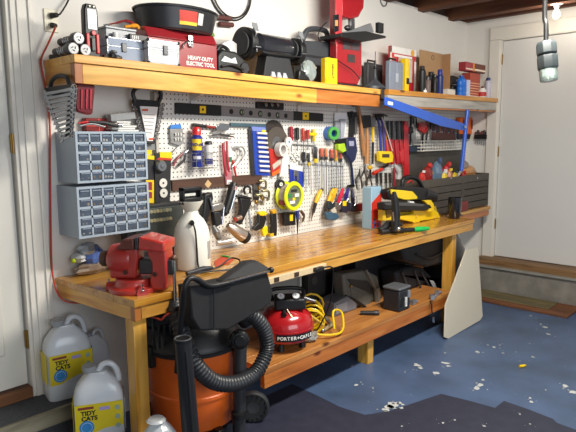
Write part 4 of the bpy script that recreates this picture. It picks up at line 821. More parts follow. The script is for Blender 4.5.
# long spirit level
t=hung('spirit_level','long grey spirit level with black ends and yellow logos across the top of pegboard','level',250,120)
y=2.93
MB().tr([(221,105.5),(294,111.3),(294,120),(221,115.5)],y,.022).build('beam',M('8a8786',.45,.3),t,.001)
MB().tr([(177,102.5),(221.5,105.3),(221.5,116),(177,113.5)],y-.004,.028).build('end_section',BLK,t,.002)
MB().tr([(294,111),(323.5,113.5),(323.5,121.5),(294,120.3)],y-.004,.028).build('end_section',BLK,t,.002)
for px,py in((203,109.5),(306,116)):
    MB().tr([(px-3,py-3.6),(px+3,py-3.4),(px+3,py+3.8),(px-3,py+3.6)],y-.008,.005).build('logo_badge',YEL,t,.001); c=W(px,py,y-.0095); MB().cyl(c,c+V((0,.003,0)),.008,n=16).build('logo_dot',BLK,t)
for px in(231.5,242,251,260.5,269.5,278,286):
    k=px in(242,260.5,278); py=106.5+(px-221)*.079+4.2; c=W(px,py,y-.003)
    MB().cyl(c,c+V((0,.005,0)),.021 if k else .017,n=20).build('vial_hole',BLK,t)
    if k: MB().cyl(c+V((0,-.004,0)),c,.012,n=16).build('vial',M('b8c8a0',.2,var=.1),t); MB().bx(c.x-.004,c.x+.004,c.y-.006,c.y-.003,c.z-.010,c.z+.010).build('vial_bar',BLK,t)
# small black tray of chrome sockets above the level
t=T1('socket_tray','small black tray with three chrome sockets above the long level','tray',[('tray_body',BLK,rc(258,101.5,284,108.5),0,.03)],y=2.925)
for px in(265,271,277): c=W(px,105,2.918); MB().lathe([(.005,0),(.011,0),(.011,.014),(.005,.014)],c,(0,-1,0),12).build('socket_piece',CHR,t)
# bag of small white parts
t=T1('parts_bag','small clear bag with blue header holding white plugs, top left of pegboard','bag',[('header',M('3a7cc8',.4),[(171,125),(181,124),(182,128.5),(170,129)],0,.012),('clear_bag',M('a8a8a6',.2,trans=.3,var=.3,sc_=40),[(170,129),(183,128.5),(184,143),(180,146),(171,143)],0,.02)])
for k in range(6): c=W(175.5+(k%3)*2.6,134+(k//3)*5,2.926); MB().cyl(c+V((0,0,.008)),c+V((0.002,0,-.010)),.005,n=8).build('plug',WHT,t)
# wire basket with two cans
y=2.90
def wcan(lab,px,pt,pb,r,body,capm,capc,extra=None,nm='spray_can'):
    c=W(px,pb,y); zt=W(px,pt,y).z; h=zt-c.z; t=thing(nm,lab,'can',(c.x,c.y,c.z))
    MB().lathe([(0,0),(r*.96,0),(r,.004),(r,h*capc-.012),(r*.72,h*capc),(0,h*capc)],c,n=24).build('can_body',body,t)
    MB().lathe([(0,h*capc+.0005),(r*.9,h*capc+.0005),(r*.85,h*.94),(r*.6,h),(0,h)],c,n=24).build('cap',capm,t); return t,c,h
t,c,h=wcan('blue spray can with yellow shield label and red cap in wire basket',197.5,127,167,.034,M('1f2c86',.35),REDB,.80)
t.location=t.location
an=math.atan2(-c.y,-c.x)
curved_label(t,'shield_label',M('ecc81c',.4),c.x,c.y,.034,1,c.z+h*.42,c.z+h*.70,an-.95,an+.95,.001)
l=.0355; rt_=V((-math.sin(an),math.cos(an),0)); text('WD-40',.024,(c.x+l*1.02*math.cos(an),c.y+l*1.02*math.sin(an),c.z+h*.56),rt_,(0,0,1),M('1a2470',.4),t,bold=.0012,ext=.0003)
curved_label(t,'white_band',M('d0d0d8',.4,var=.2,sc_=90),c.x,c.y,.034,1,c.z+h*.20,c.z+h*.28,an-.8,an+.8,.001)
t,c,h=wcan('white and pale blue aerosol can beside the red-capped can in basket',209,141,166,.030,M('cfccc8',.4,var=.06),M('1c1d24',.4),.86)
curved_label(t,'label',M('3a3a80',.4,var=.3,sc_=60),c.x,c.y,.030,1,c.z+h*.08,c.z+h*.30,an-1,an+1,.001)
t=hung('wire_basket','small grey wire basket on pegboard holding two cans','basket',203,168,2.9)
xa,xb=W(191,160,2.86).x,W(217,160,2.86).x; za=W(203,168.5,2.88).z; zb=W(203,153,2.86).z
mb=MB()
for zz in(za,(za+zb)/2,zb): mb.tube([(xa,2.95,zz),(xa,2.86,zz),(xb,2.86,zz),(xb,2.95,zz)],.002,6)
for k in range(6): x=xa+(xb-xa)*k/5; mb.tube([(x,2.86,zb),(x,2.86,za),(x,2.95,za)],.0016,6)
mb.build('wire_frame',M('70747c',.3,.8),t)
# horizontal screwdriver and long pliers
t=hung('long_screwdriver','black and red long screwdriver lying level under spirit level','screwdriver',210,129)
stick(t,'handle',BLK,(193,125),(206,126.5),.013,.011); stick(t,'grip',M('8a2a24',.4),(206,126.5),(215,127.5),.010,.009); stick(t,'shaft',STL,(215,127.5),(228,129),.005)
t=hung('adjustable_wrench','silver adjustable wrench below the long level with bright jaw','wrench',224,131)
MB().tr([(216,127),(221,123),(229,124),(229,130),(224,131),(217,130)],2.925,.012).build('jaw',CHR,t,.002); stick(t,'handle',DKS,(212,131),(220,128),.006)
t=hung('long_nose_pliers','thin long-nose pliers hanging level beneath the adjustable wrench','pliers',223,135)
MB().tube([W(210,133,2.93),W(222,135,2.93),W(235,134,2.93)],[.003,.008,.003],8).build('upper_arm',STL,t); MB().tube([W(212,135,2.93),W(222,134.5,2.925),W(234,137,2.93)],[.004,.007,.004],8).build('lower_arm',DKS,t)
# diagonal pliers
t=hung('red_handled_pliers','pliers with red handle hanging diagonally left of the wire basket','pliers',180,167)
MB().tube(spline([W(173,166,2.93),W(177,159,2.93),W(183,153,2.93)]),.007,8).build('handle',M('7c1c20',.4),t); MB().tube(spline([W(178,166,2.93),W(184,160,2.925),W(185,153,2.93)]),.0075,8).build('handle',BLK,t,label='black handle'); MB().tube([W(184,154,2.93),W(190,148,2.93)],[.011,.003],8).build('jaw',STL,t); MB().cyl(W(184,154,2.922),W(184,154,2.935),.009,n=12).build('pivot',CHR,t)
t=hung('thin_awl','thin steel awl hanging diagonally beside the red handled pliers','awl',173,158); stick(t,'handle',STL,(172,154),(176,149),.008,.006); stick(t,'blade',STL,(176,149),(180,145),.003,.0015)
# red handled snips etc.
t=hung('tin_snips','long red-handled tin snips hanging at middle of pegboard left half','snips',226,182)
MB().tube(spline([W(223,143,2.93),W(224,160,2.925),W(226,176,2.93)]),.010,8).build('handle',M('a8283a',.4),t); MB().tube(spline([W(227,141,2.93),W(227.5,158,2.92),W(229,172,2.93)]),.008,8).build('handle',M('b83044',.4),t)
MB().tr([(225,172),(232,171),(232,181),(226,184)],2.925,.015).build('clear_sheath',M('c88088',.3,trans=.3),t,.002); MB().tr([(227,180),(232,180),(231,184),(227,184.5)],2.92,.014).build('white_tip',WHT,t)
t=hung('red_pry_tool','slim red handled tool hanging right of the tin snips','tool',235,176)
stick(t,'handle',REDB,(232.5,160),(236,176),.010,.007); MB().tr([(227,149),(232,149),(232,160),(229,171),(227.5,171)],2.932,.006).build('white_card',M('d8d8d4',.5),t); MB().tr([(228.5,157),(232,157),(232,162),(229,162)],2.93,.003).build('green_mark',M('2e6a4a',.5),t)
for k,(dx) in enumerate((0,5)):
    t=hung('spring_hook','grey curved steel hook hanging right of red tools','hook',236+dx,160,group='curved grey hooks on pegboard')
    t['label']=['inner grey curved steel hook right of the red slim tool','outer grey curved steel hook right of the red slim tool'][k]
    MB().tube(spline([W(232+dx*.6,148,2.93),W(237+dx,147,2.93),W(240+dx,153,2.93),W(237+dx,161,2.93),W(232+dx,167,2.93)]),.0055,8).build('hook_bar',M('9a9ca0',.35,.6),t)
# rail with two hanging bars
t=T1('tool_rail','blue-grey steel rail below the level with thin wires','rail',[('rail_bar',M('4c6470',.4,.4),[(231,122.5),(266,124),(266,127.5),(231,126.5)],0,.02)])
for k in range(5): stick(t,'wire',STL,(235+k*4,127),(235+k*4,131),.0016)
T1('dark_file','dark flat file hanging left of the blue drill bit card','file',[('blade',DKS,[(249,128),(252.5,128),(254,150),(255,176),(252,176)],0,.008)])
t=T1('drill_bit_card','blue card with ten white bit packets stacked down it','card',[('card',M('2040a0',.4,var=.1),[(251,126),(266,127),(270,176),(255.5,175)],0,.008),('card_title',M('7080c0',.4,var=.3,sc_=60),[(252,126.5),(265.5,127.5),(266,131.5),(252.5,131)],.003,.003)])
MB().tr([(262,130),(266,130),(266,132),(262,132)],2.93,.003).build('yellow_mark',YEL,t)
for k in range(9):
    q=133+k*4.7; o=(q-127)*.075; p0=W(256.5+o,q,2.925); p1=W(266.3+o,q+.6,2.925); MB().tube([p0,p1],.0085,8).build('packet',M('dcdce0',.35),t,.001)
# circular saw blades
def disc(name,lab,cat,px,py,r,y,m,teeth=36,hole=.012,th=.003,sx=1):
    c=W(px,py,y); t=thing(name,lab,cat,(c.x,c.y,c.z-r)); HUNG.append(t); mb=MB(); n=teeth*2
    P=[c+V((math.cos(2*PI*i/n)*(r if i%2 else r*.95)*sx,0,math.sin(2*PI*i/n)*(r if i%2 else r*.95))) for i in range(n)]
    mb.prism(P,(0,th,0)).build('blade',m,t); MB().cyl(c+V((0,-.002,0)),c,hole,n=16).build('arbor_hole',BLK,t); MB().lathe([(hole,0),(r*.4,0),(r*.4,.0008),(hole,.0008)],c+V((0,-.0002,0)),(0,-1,0),24).build('centre_ring',STL,t); return t
SB=M('6a625a',.4,.6,var=.25,sc_=12)
disc('saw_disc','rear dark circular saw blade hanging behind the brighter blade','saw blade',274,136,.118,2.945,M('453e3a',.45,.6,var=.3),40)
disc('saw_disc','front brownish circular saw blade with tape rolls before it','saw blade',277,143,.120,2.935,SB,44)
t=hung('tape_roll','white masking tape roll standing against the saw blades','tape roll',279,149,2.92); c=W(278.5,149.5,2.93); MB().lathe([(.032,0),(.052,0),(.052,.045),(.032,.045)],c,(.15,-1,0),28).build('roll_body',M('d0ccc8',.5),t)
t=hung('thread_tape','small round white plumbing tape spool in front of tape roll','tape roll',287,142,2.90); c=W(287,142,2.905); MB().lathe([(0,0),(.034,0),(.036,.003),(.036,.02),(.012,.022),(.01,.018),(0,.018)],c,(.1,-1,0),24).build('spool',WHT,t); MB().cyl(c+V((.001,-.0235,0)),c+V((0,-.018,0)),.009,n=14).build('spool_core',M('3a9a9c',.4),t)
t=T1('blade_package','red and white saw blade package below the circular blades','package',[('card',M('b02c24',.4,var=.1),[(269,148),(275,150),(284,160),(283,170),(272,176),(271,168)],0,.01),('window',M('b8b0a4',.3,var=.3),[(272.5,165),(281,158),(282,163),(273.5,170)],.002,.004),('orange_band',M('d86a24',.4),[(272,173),(282,167.5),(283,171),(272.5,176.5)],.003,.004)],y=2.93)
T1('white_tube','white plastic tube piece hanging over the red package','tube',[('tube_body',M('dad8d4',.4),[(283,157),(288,154),(290,158),(286,176),(280,177)],0,.02)],y=2.915)
# screwdrivers, upper row
US=[(291,126.5,141,.017,'9c1c2a','dark red'),(297,127.5,140,.018,'1a1a1e','black'),(303,128,141,.013,'b83828','orange-red'),(307.5,130,139.5,.017,'a02c28','red'),(313.5,129,141.5,.013,'d2b41c','yellow')]
def driver(lab,px,a,b,r,col,e,grp,cap=None,y=2.93):
    t=hung('screwdriver',lab,'screwdriver',px,e,y,grp)
    p0,p1=W(px,a,y),W(px+.3,b,y); d=p1-p0
    MB().tube([p0,p0+d*.08,p0+d*.5,p0+d*.9,p1],[r*.6,r,r*.85,r*.95,r*.5],10).build('handle',M(col,.35,coat=.3),t)
    if cap: MB().tube([p1-d*.28,p1-d*.02],r*1.04,10).build('collar',M(cap,.4),t)
    MB().tube([p1,W(px+.4,e,y)],.0045,8).build('shaft',CHR,t)
for i,(px,a,b,r,c,nm) in enumerate(US): driver(nm+' handled screwdriver, '+['first','second','third','fourth','last'][i]+' in the upper row beside blades',px,a,b,r,c,b+11,'screwdrivers in the upper row')
T1('yellow_cross_grip','yellow cross shaped grip hanging in the upper screwdriver row','grip',[('cross',YEL,rc(309.8,132.5,317,135.5),0,.012)],y=2.915)
t=hung('screwdriver_rack','white screwdriver rack strip below the upper row of handles','rack',305,142); MB().tr([(288,141),(318,143.5),(318,145.5),(288,143.5)],2.93,.02).build('rack_strip',M('c8c8c4',.4,.2),t,.001)
LS=[(303.5,152,162,.016,'1c1c20','18181c','black'),(308.5,153,166,.013,'24282a','c8a820','dark'),(315.5,147,163,.017,'1e2022','d8b818','black and yellow'),(321.5,148,160,.014,'c05a3a','22242c','brick orange'),(326,148,160,.013,'d07040','22242c','light orange'),(331.5,149,161,.014,'b84a34','1c2030','rust red'),(336,149.5,161,.013,'c8783c','c8a020','amber'),(340.5,150,162,.013,'b04030','20242c','deep red')]
for i,(px,a,b,r,c,cp,nm) in enumerate(LS): driver(nm+' handled screwdriver in the lower row, '+['first','second','third','fourth','fifth','sixth','seventh','eighth'][i]+' from its left',px,a,b,r,c,[183,186,190,194,195,196,197,196][i],'screwdrivers in the lower row',cp)
for i,px in enumerate((306,311.5,318.5,324,329,334,338.5,343)):
    t=hung('steel_rod','','steel rod',px,196,2.94,'thin steel rods between the lower screwdrivers'); t['label']='thin bright steel rod hanging between the lower screwdriver shafts'
    MB().tube([W(px,163,2.945),W(px+.2,192+(i%3)*2,2.945)],[.004,.003],6).build('rod',CHR,t)
t=hung('screwdriver_rack','pale rack strip carrying the lower row of screwdrivers','rack',322,164); MB().tr([(300,160.5),(345,163),(345,166),(300,163.5)],2.935,.018).build('rack_strip',M('b8b8b6',.4,.2),t,.001)
for i,(px,py) in enumerate(((292,157),(297,158),(288,160))):
    o=MB().tube([W(px,py,2.93)+V((math.cos(k*PI/6)*.02,0,math.sin(k*PI/6)*.02)) for k in range(12)],.0035,6,closed=True).build('steel_ring',STL); tag(o,['thin steel ring in the middle below red screwdriver handles','thin steel ring nearest the lower screwdrivers','thin steel ring nearest the tape roll'][i],'ring','steel rings under the upper row')
# blue and green tape roll
c=W(328,133.5,2.95); t=thing('tape_roll','blue tape roll with green face hanging right of the level','tape roll',c-V((0,0,.06)))
MB().lathe([(.03,0),(.055,0),(.055,.06),(.03,.06)],c,(-.25,-1,0),30).build('blue_roll',M('2466b4',.4),t); MB().lathe([(.028,.061),(.052,.061),(.052,.085),(.028,.085)],c,(-.25,-1,0),30).build('green_roll',M('4ca048',.4),t)
# white blister card
t=T1('tool_package','white and grey blister package hanging right of the green tape','package',[('card',M('e8eaec',.4,var=.05,sc_=60),[(335,112.5),(347,113),(347,121),(344,141),(334,142),(335,130)],0,.01),('blister',M('8f949c',.25,trans=.2,var=.4,sc_=60),[(336,121),(340,120.5),(340,139),(335.5,139)],.02,.02),('blister',M('b0b4c0',.25,trans=.2,var=.4,sc_=60),[(341,119),(346,119),(344,138),(341,139)],.02,.02)])
# angle grinder / multi tool
t=hung('cordless_grinder','dark blue power tool with lime band hanging below the blister package','power tool',350,166,2.91)
MB().tr([(347,138),(356,137),(358,150),(356,160),(352,164),(347,155)],2.90,.05).build('body',M('1c2448',.4,var=.2),t,.012,seg=3); MB().tr([(339,144),(345,143),(347,151),(343,153),(339,150)],2.89,.05).build('lime_band',M('a8cc28',.4),t,.008); MB().tr([(338,140),(347,138),(347,143),(340,145)],2.895,.045).build('head',BLK,t,.008)
MB().tr([(349,141),(354,141),(354,146),(349.5,146)],2.896,.004).build('name_plate',M('9a9cb8',.4),t); stick(t,'arm',BLK2,(344,150),(349,163),.009)
t=hung('black_clamp','black hanging clamp behind wooden hammer handles','clamp',352,135,2.935); MB().tr([(349,112),(353,111),(355,120),(354,137),(350,137),(351,121)],2.93,.02).build('clamp_bar',BLK,t,.003); MB().tr([(352,113),(357,112),(357,117),(352,118)],2.92,.02).build('clamp_jaw',BLK2,t,.003); MB().tr([(355,114),(357.5,114),(357.5,134),(355,134)],2.935,.01).build('grey_strip',STL,t)
t=hung('pry_bar','long dark blue pry bar hanging below the power tool','pry bar',353,187,2.93); MB().tube(spline([W(350.5,160,2.93),W(352,172,2.93),W(353,183,2.93),W(354,186.5,2.92)]),[.011]*12+[.010]*6+[.008],8).build('bar',M('202c50',.35,.4),t); MB().tr([(349,185),(354.5,184),(354.5,187.5),(348,187.5)],2.915,.02).build('claw',BLK,t,.002)
# hammers
HW=wood('hammer_handle','8a5a34','b07a4a','c89464','z',coat=.1)
t=hung('hammer','wooden handled hammer, longer one reaching up to shelf bracket','hammer',362,157,2.92); MB().tube([W(358,104,2.92),W(361,122,2.92),W(363,143,2.92),W(364.5,156,2.92)],[.012,.016,.020,.018],10).build('handle',HW,t); MB().tube([W(353,105,2.92),W(358,104,2.92),W(364,103.5,2.92)],[.015,.02,.016],10).build('head',DKS,t)
t=hung('hammer','shorter wooden handled hammer with black head beside the yellow chisel','hammer',368,165,2.91); MB().tube([W(367,127,2.91),W(367.5,145,2.91),W(367,164,2.91)],[.012,.016,.019],10).build('handle',HW,t); MB().tr([(362,115.5),(371,115),(372,127),(364,128.5)],2.895,.04).build('head',BLK,t,.006)
t=hung('chisel','yellow handled tool with silver top hanging beside hammers','chisel',372.5,165,2.905); stick(t,'handle',YEL,(373,127),(373,142),.014,.009,y=2.905); MB().tr([(371,119),(374,116),(376,120),(375,127),(371.5,127)],2.90,.02).build('top_clip',STL,t,.003); stick(t,'blade',BLK,(373,142),(372.5,164),.011,.010,y=2.91)
# blue handles
for i,(px,c0,nm) in enumerate(((379.5,'2c3484','blue'),(383,'4a4088','purple'))):
    t=hung('loppers_handle','','bolt cutter',px+1,158,2.90,'long blue and purple handles'); t['label']=('long blue handled cutter hanging from hook beside the yellow level' if i==0 else 'long purple handled cutter hanging from hook behind white cord')
    MB().tube(spline([W(px-2,119,2.90),W(px,127,2.90),W(px+1,142,2.90),W(px+1.5,157,2.90)]),[.010]*6+[.013]*12+[.011],10).build('handle',M(c0,.35),t); MB().tr([(px-3,114),(px+1,113.5),(px+1,119.5),(px-2,120.5)],2.895,.02).build('jaw',BLK,t,.003)
t=hung('black_hook','black double hook at top where the coloured handles hang','hook',380,118,2.93); MB().tube(spline([W(375,117,2.93),W(379,114.5,2.88),W(384,115,2.88),W(387,116,2.93)]),.008,8).build('hook_bar',BLK,t)
t=hung('plumb_line','thin white cord slanting down from hook to the yellow level','cord',387,152,2.88); MB().tube([W(382,117,2.88),W(387,132,2.88),W(392.5,151,2.88)],.005,6).build('line',M('d8ccc0',.5),t)
t=hung('amber_rod','thin amber handled rod hanging left of black and red clamps','rod',387,158,2.91); stick(t,'rod',M('c8802c',.4),(384.5,126),(388,152),.007,y=2.91)
t=T1('torpedo_level','small yellow level with dark window hanging under white cord','level',[('body',M('f0d010',.4),[(379.5,152),(381,151),(392,151.5),(393.5,156),(393,162),(385,163.5),(380,161)],0,.035),('window',M('4a3428',.4,var=.3,sc_=60),[(382.5,154),(389.5,154),(389.5,157.5),(382.5,157.5)],.004,.006)],y=2.88)
# bar clamps with black grips
for i,px in enumerate((387.5,391.5,396.5,401.5)):
    t=hung('bar_clamp','','clamp',px+2,160,2.915,'black and red bar clamps in a row'); t['label']=['first black and red bar clamp, partly behind amber rod','second black and red bar clamp from the amber rod','third black and red bar clamp from the amber rod','black and red bar clamp nearest the big red bar'][i]
    stick(t,'handle',BLK,(px,121),(px+.6,143),.013,.012,y=2.915); MB().tr([(px-1.4,140),(px+2.2,139),(px+3,152),(px+3.4,163),(px+1,165),(px-.5,152)],2.905,.025).build('jaw',M('b02028',.35,coat=.2),t,.004); stick(t,'bar',STL,(px-1.8,122),(px-1.5,141),.0035,y=2.93)
t=hung('red_bar_clamp','largest all red bar hanging right of the four clamps','clamp',408,178,2.90); MB().tr([(404.5,121),(408.5,121),(409,145),(409.5,177),(406,178),(404.5,150)],2.895,.03).build('bar',M('c4242a',.35,coat=.2),t,.003); MB().tr([(400,152),(406,147),(406,160),(401,163)],2.90,.025).build('jaw',REDB,t,.004)
t=hung('red_rod','dark red rod hanging lower below the yellow level','rod',394,185,2.92); stick(t,'rod',M('8c2430',.4),(394,168),(394.5,186),.013,y=2.92)
t=hung('white_roll','crumpled white pipe wrap hanging below the clamps','wrap',397,186,2.93); MB().tube(spline([W(397,158,2.93),W(396,166,2.93),W(399,174,2.93),W(397,185,2.93)]),.016,8).build('wrap_body',M('c8c8c8',.5,var=.2,sc_=60),t)
# right of the clamps
t=hung('hacksaw','black hacksaw frame hanging right of the big red bar','saw',413,145,2.93); MB().tube([W(411,116,2.93),W(411,130,2.93),W(410,145,2.93)],.009,8).build('frame',BLK,t); MB().tr([(409,128),(413,127),(414,133),(410,134)],2.92,.02).build('grip',BLK2,t,.004); MB().tube([W(411,117,2.93),W(416,117,2.93),W(417,128,2.93)],.007,8).build('frame_bow',BLK,t)
t=hung('grey_trowel','pale steel trowel blade hanging right of the hacksaw','trowel',414,146,2.935); MB().tr([(411.5,124),(415.5,124),(416,138),(413.5,146),(411.5,138)],2.94,.006).build('blade',M('a8a8a8',.3,.5),t); stick(t,'handle',DKS,(413.5,118),(413.5,124),.009)
t=hung('red_pliers','red handled pliers cluster hanging in front of pegboard, right half','pliers',424,146,2.92); MB().tube([W(418.5+1,125,2.92),W(421,130,2.92),W(424,133,2.92),W(427,129,2.92),W(425.5,123,2.92)],.015,8).build('handle',M('a42024',.4),t); MB().tr([(419,123),(425,122),(427,127),(424,132),(420,130)],2.91,.02).build('grip_pad',M('b82a2c',.4),t,.004); MB().tube([W(423,133,2.92),W(422,145,2.92)],[.014,.008],8).build('jaw',BLK2,t)
t=hung('dark_snips','black long-nosed snips hanging right of the red pliers','snips',428,143,2.93); MB().tube([W(427,117,2.93),W(427.5,130,2.93),W(426,143,2.93)],[.008,.013,.006],8).build('blade',DKS,t)
t=T1('denim_pouch','dark blue pouch on pegboard below the grey trowel','pouch',[('pouch_body',M('1f2c40',.7,var=.3),[(409,147),(420,145.5),(426,149),(424,151.5),(410,152)],0,.05)],y=2.90)
# row of dark tools behind the blue arm
random.seed(21)
for i in range(14):
    px=431+i*2.25; t=hung('hanging_tool','','hand tool',px,142,2.93,'small dark tools in a row behind the blue arm')
    c1=['3a1a1c','1c1c22','5a2024','22283a','6a3a24','2a2a2c','4a1c2c'][i%7]; cn=['dark red','black','brick red','navy blue','brown','charcoal','plum'][i%7]
    t['label']=f"{cn} handled small tool, "+['first','second','third','fourth','fifth','sixth','seventh','eighth','ninth','tenth','eleventh','twelfth','thirteenth','last'][i]+" in row above wire shelf"
    q=118+i*.3+random.uniform(-1,2)
    stick(t,'handle',M(c1,.5),(px,q),(px,q+12),.017,.014,y=2.925); stick(t,'tip',STL,(px,q+12),(px,141.5+random.uniform(-1,1)),.006,.004,y=2.925)
t=hung('brown_bottle_rack','dark brown pouch holding tools behind the blue arm','pouch',441,141,2.93)
MB().tr([(433,132),(456,134),(456,141),(433,140)],2.90,.02).build('pouch_body',M('4a2420',.6,var=.4,sc_=40),t,.004)
# wire shelf
t=hung('wire_shelf','white wire rack shelf on pegboard above the dark crates','wire shelf',445,152,2.9)
a=W(421,151,2.86); b=W(459,152,2.86); mb=MB(); zb=a.z; zt=W(430,141,2.86).z
for zz in(zb,zb+(zt-zb)*.33,zb+(zt-zb)*.66,zt): mb.tube([(a.x,2.955,zz),(a.x,2.86,zz),(b.x,2.86,zz),(b.x,2.955,zz)],.0048,6)
for k in range(15): x=a.x+(b.x-a.x)*k/14; mb.tube([(x,2.86,zt),(x,2.86,zb),(x,2.955,zb)],.0036,6)
mb.build('wire_frame',M('ece8dc',.4),t)
# orange box on the end corner
y=2.90
t=T1('orange_bit_case','bright orange plastic case with two dark handles hung near corner','case',[('case_shell',M('f47020',.4,var=.05),[(460,117.5),(477,117),(477,134),(460,134)],0,.04)],y=y)
for px in(464.5,472.5): MB().tr([(px-.8,119.5),(px+.8,119.5),(px+.8,129),(px-.8,129)],y-.008,.012).build('recess',M('8a3410',.5),t,.001)
MB().tr([(458,134),(471,134),(470,139),(459,139)],y,.03).build('lower_tray',M('2a2430',.5,var=.4,sc_=60),t,.003)
# socket rack on the end wall
def E_(px,py,x=6.055): return Xp(px,py,x)
t=thing('bit_rack','small black rack of hex drivers screwed to white end wall','rack',E_(481,146)); a=E_(474.5,136,6.02); b=E_(487,136,6.02)
MB().bx(6.01,6.058,b.y,a.y,E_(480,139).z,E_(480,134.5).z).build('rack_strip',BLK,t,.003)
for k in range(6):
    yy=b.y+(a.y-b.y)*(k+.5)/6; zt=E_(480,131.5).z+random.uniform(-.01,.02); zl=E_(480,145).z+random.uniform(0,.02)
    MB().cyl((6.03,yy,E_(480,134).z),(6.03,yy,zt),.013,n=10).build('driver_handle',M(random.choice(['2a2a2c','6a2a24','4a3a34']),.5),t); MB().cyl((6.03,yy,E_(480,139.5).z),(6.03,yy,zl),.006,n=8).build('driver_shaft',STL,t)
# blue swing arm
AB=M('2c5cc0',.35,coat=.2,var=.05); p0=W(383,98.5,2.60); pe=Xp(466,126,5.30); 
t=thing('swing_bracket','blue painted steel arm and post reaching below the right shelf','arm',W(460,190,2.75))
a0=W(380.5,100,2.62); e0=W(464,128,2.62)
MB().prism([W(385,97,2.58),W(390,98,2.58),W(465,124,2.58),W(466,131,2.58),W(441,126,2.58),W(385,105,2.58)],(0,.012,0)).build('flat_arm',AB,t,.003)
MB().prism([W(388,101,2.577),W(393,102.3,2.577),W(393,105.5,2.577),W(388,104.5,2.577)],(0,.004,0)).build('white_label',WHT,t)
MB().tube([W(467.5,110,2.588),W(464.5,140,2.588),W(461.3,171,2.588)],.020,10).build('post',AB,t)
MB().cyl(W(465.5,127,2.56),W(465.5,127,2.60),.012,n=12).build('pivot_bolt',STL,t)
# lower right: dark board, crates
DB=M('4c4842',.7,var=.3,sc_=12)
t=hung('dark_hardboard','dark brown hardboard sheet covering lower right pegboard','board',440,200,2.95); a=W(409,160,2.95); MB().bx(a.x,6.0,2.945,2.956,.9205,W(409,152,2.95).z).build('sheet',DB,t,.001)
CRM=M('464038',.7,var=.3,sc_=20)
def crate(lab,x0,x1,y0,y1,z0,z1,n):
    t=thing('slatted_crate',lab,'crate',((x0+x1)/2,(y0+y1)/2,z0),'dark slatted crates on the bench')
    for x in(x0,x1-.02): MB().bx(x,x+.02,y0,y0+.02,z0,z1).build('corner_post',CRM,t,.002); MB().bx(x,x+.02,y1-.02,y1,z0,z1).build('corner_post',CRM,t,.002)
    mb=MB(); h=(z1-z0)/n
    for k in range(n): mb.bx(x0+.02,x1-.02,y0+.003,y0+.014,z0+k*h+.004,z0+(k+1)*h-.004).bx(x0+.003,x0+.014,y0+.02,y1-.02,z0+k*h+.004,z0+(k+1)*h-.004).bx(x1-.014,x1-.003,y0+.02,y1-.02,z0+k*h+.004,z0+(k+1)*h-.004).bx(x0+.02,x1-.02,y1-.014,y1-.003,z0+k*h+.004,z0+(k+1)*h-.004)
    mb.build('slats',CRM,t,.001); MB().bx(x0+.015,x1-.015,y0+.015,y1-.015,z0+.002,z0+.012).build('base_board',DB,t)
    return t
cyf=2.64; xs=[W(422,195,cyf).x,W(463,195,cyf).x,W(488.5,190,cyf).x]; z0=BZ+.001; zr=W(480,181,cyf).z; zt=W(480,174,cyf).z
crate('wider dark slatted crate behind the yellow machine on bench',xs[0],xs[1]-.006,cyf,2.93,z0,zr,4)
crate('dark slatted crate at far bench end beside door casing',xs[1],min(xs[2],5.99),cyf,2.93,z0,zr,4)
tr=thing('shallow_tray','long shallow dark tray of small trinkets on top of crates','tray',((xs[0]+xs[2])/2,2.78,zr)); X0,X1=xs[0],min(xs[2],5.99)
MB().bx(X0,X1,cyf,2.93,zr+.001,zr+.010).bx(X0,X1,cyf,cyf+.012,zr+.010,zt).bx(X0,X1,2.918,2.93,zr+.010,zt).bx(X0,X0+.012,cyf+.012,2.918,zr+.010,zt).bx(X1-.012,X1,cyf+.012,2.918,zr+.010,zt).build('tray_body',M('4e483f',.7,var=.3,sc_=20),tr,.002)
for px in(451,477.5): MB().cyl(W(px,178,cyf-.004),W(px,178,cyf+.002),.008,n=10).build('stud',CHR,tr)
random.seed(31); zz=zr+.011
TR=[(422,172,'c02c24',.03,'red trinket'),(427,166,'8c2420',.05,'dark red trinket'),(434,169,'e4e0e0',.04,'white trinket with red mark'),(437,161,'5c7488',.05,'blue-grey trinket'),(443,172,'e8c83c',.045,'yellow trinket'),(446,165,'b82430',.05,'red capped trinket'),(449,170,'a8603c',.035,'brown trinket'),(455,172,'f0c81c',.032,'bright yellow trinket'),(459,172,'d8d8d8',.026,'small white trinket'),(463,173,'a03034',.035,'crimson trinket'),(430,173,'6a5040',.03,'tan trinket'),(440,174,'3a3440',.03,'dark trinket')]
for k,(px,py,c0,r,nm) in enumerate(TR):
    p=W(px,py,2.70+.03*(k%3)); lo=min(p.z-r*.7,zz+ r*0+ .0); zc=max(p.z,zz+r*.8)
    t=thing('trinket',nm+' in shallow tray, '+('near the ' + ('wide crate start' if px<436 else 'blue post' if px>452 else 'middle of wide crate')),'trinket',(p.x,p.y,zz),'small bright trinkets in the shallow tray')
    hh_=(zc-zz)*.5; crumple((p.x,p.y,zz+hh_),r*1.3,r,hh_,9,7,.3).build('lump',M(c0,.4,var=.3,sc_=60),t,0,20)
    MB().box((p.x+r*.2,p.y-r*.5,zc+r*.1),(r*1.0,r*.7,r*.8),RY(.5*k)).build('cap_piece',M(['d8d4d0','c02c24','e8c83c','3c5070'][k%4],.4),t,r*.15)
p=W(472,168,2.75); t=thing('orange_bag','clear bag of orange brown snacks leaning in tray corner','bag',(p.x,2.77,zz)); crumple((p.x,2.79,zz+.075),.13,.06,.075,12,9,.2).build('bag_fold',M('c08850',.3,var=.35,sc_=30,coat=.4),t,0,20); crumple((p.x-.08,2.80,zz+.15),.07,.04,.05,10,8,.25).build('clear_top',M('b8a8a0',.2,trans=.5,var=.3),t,0,20)
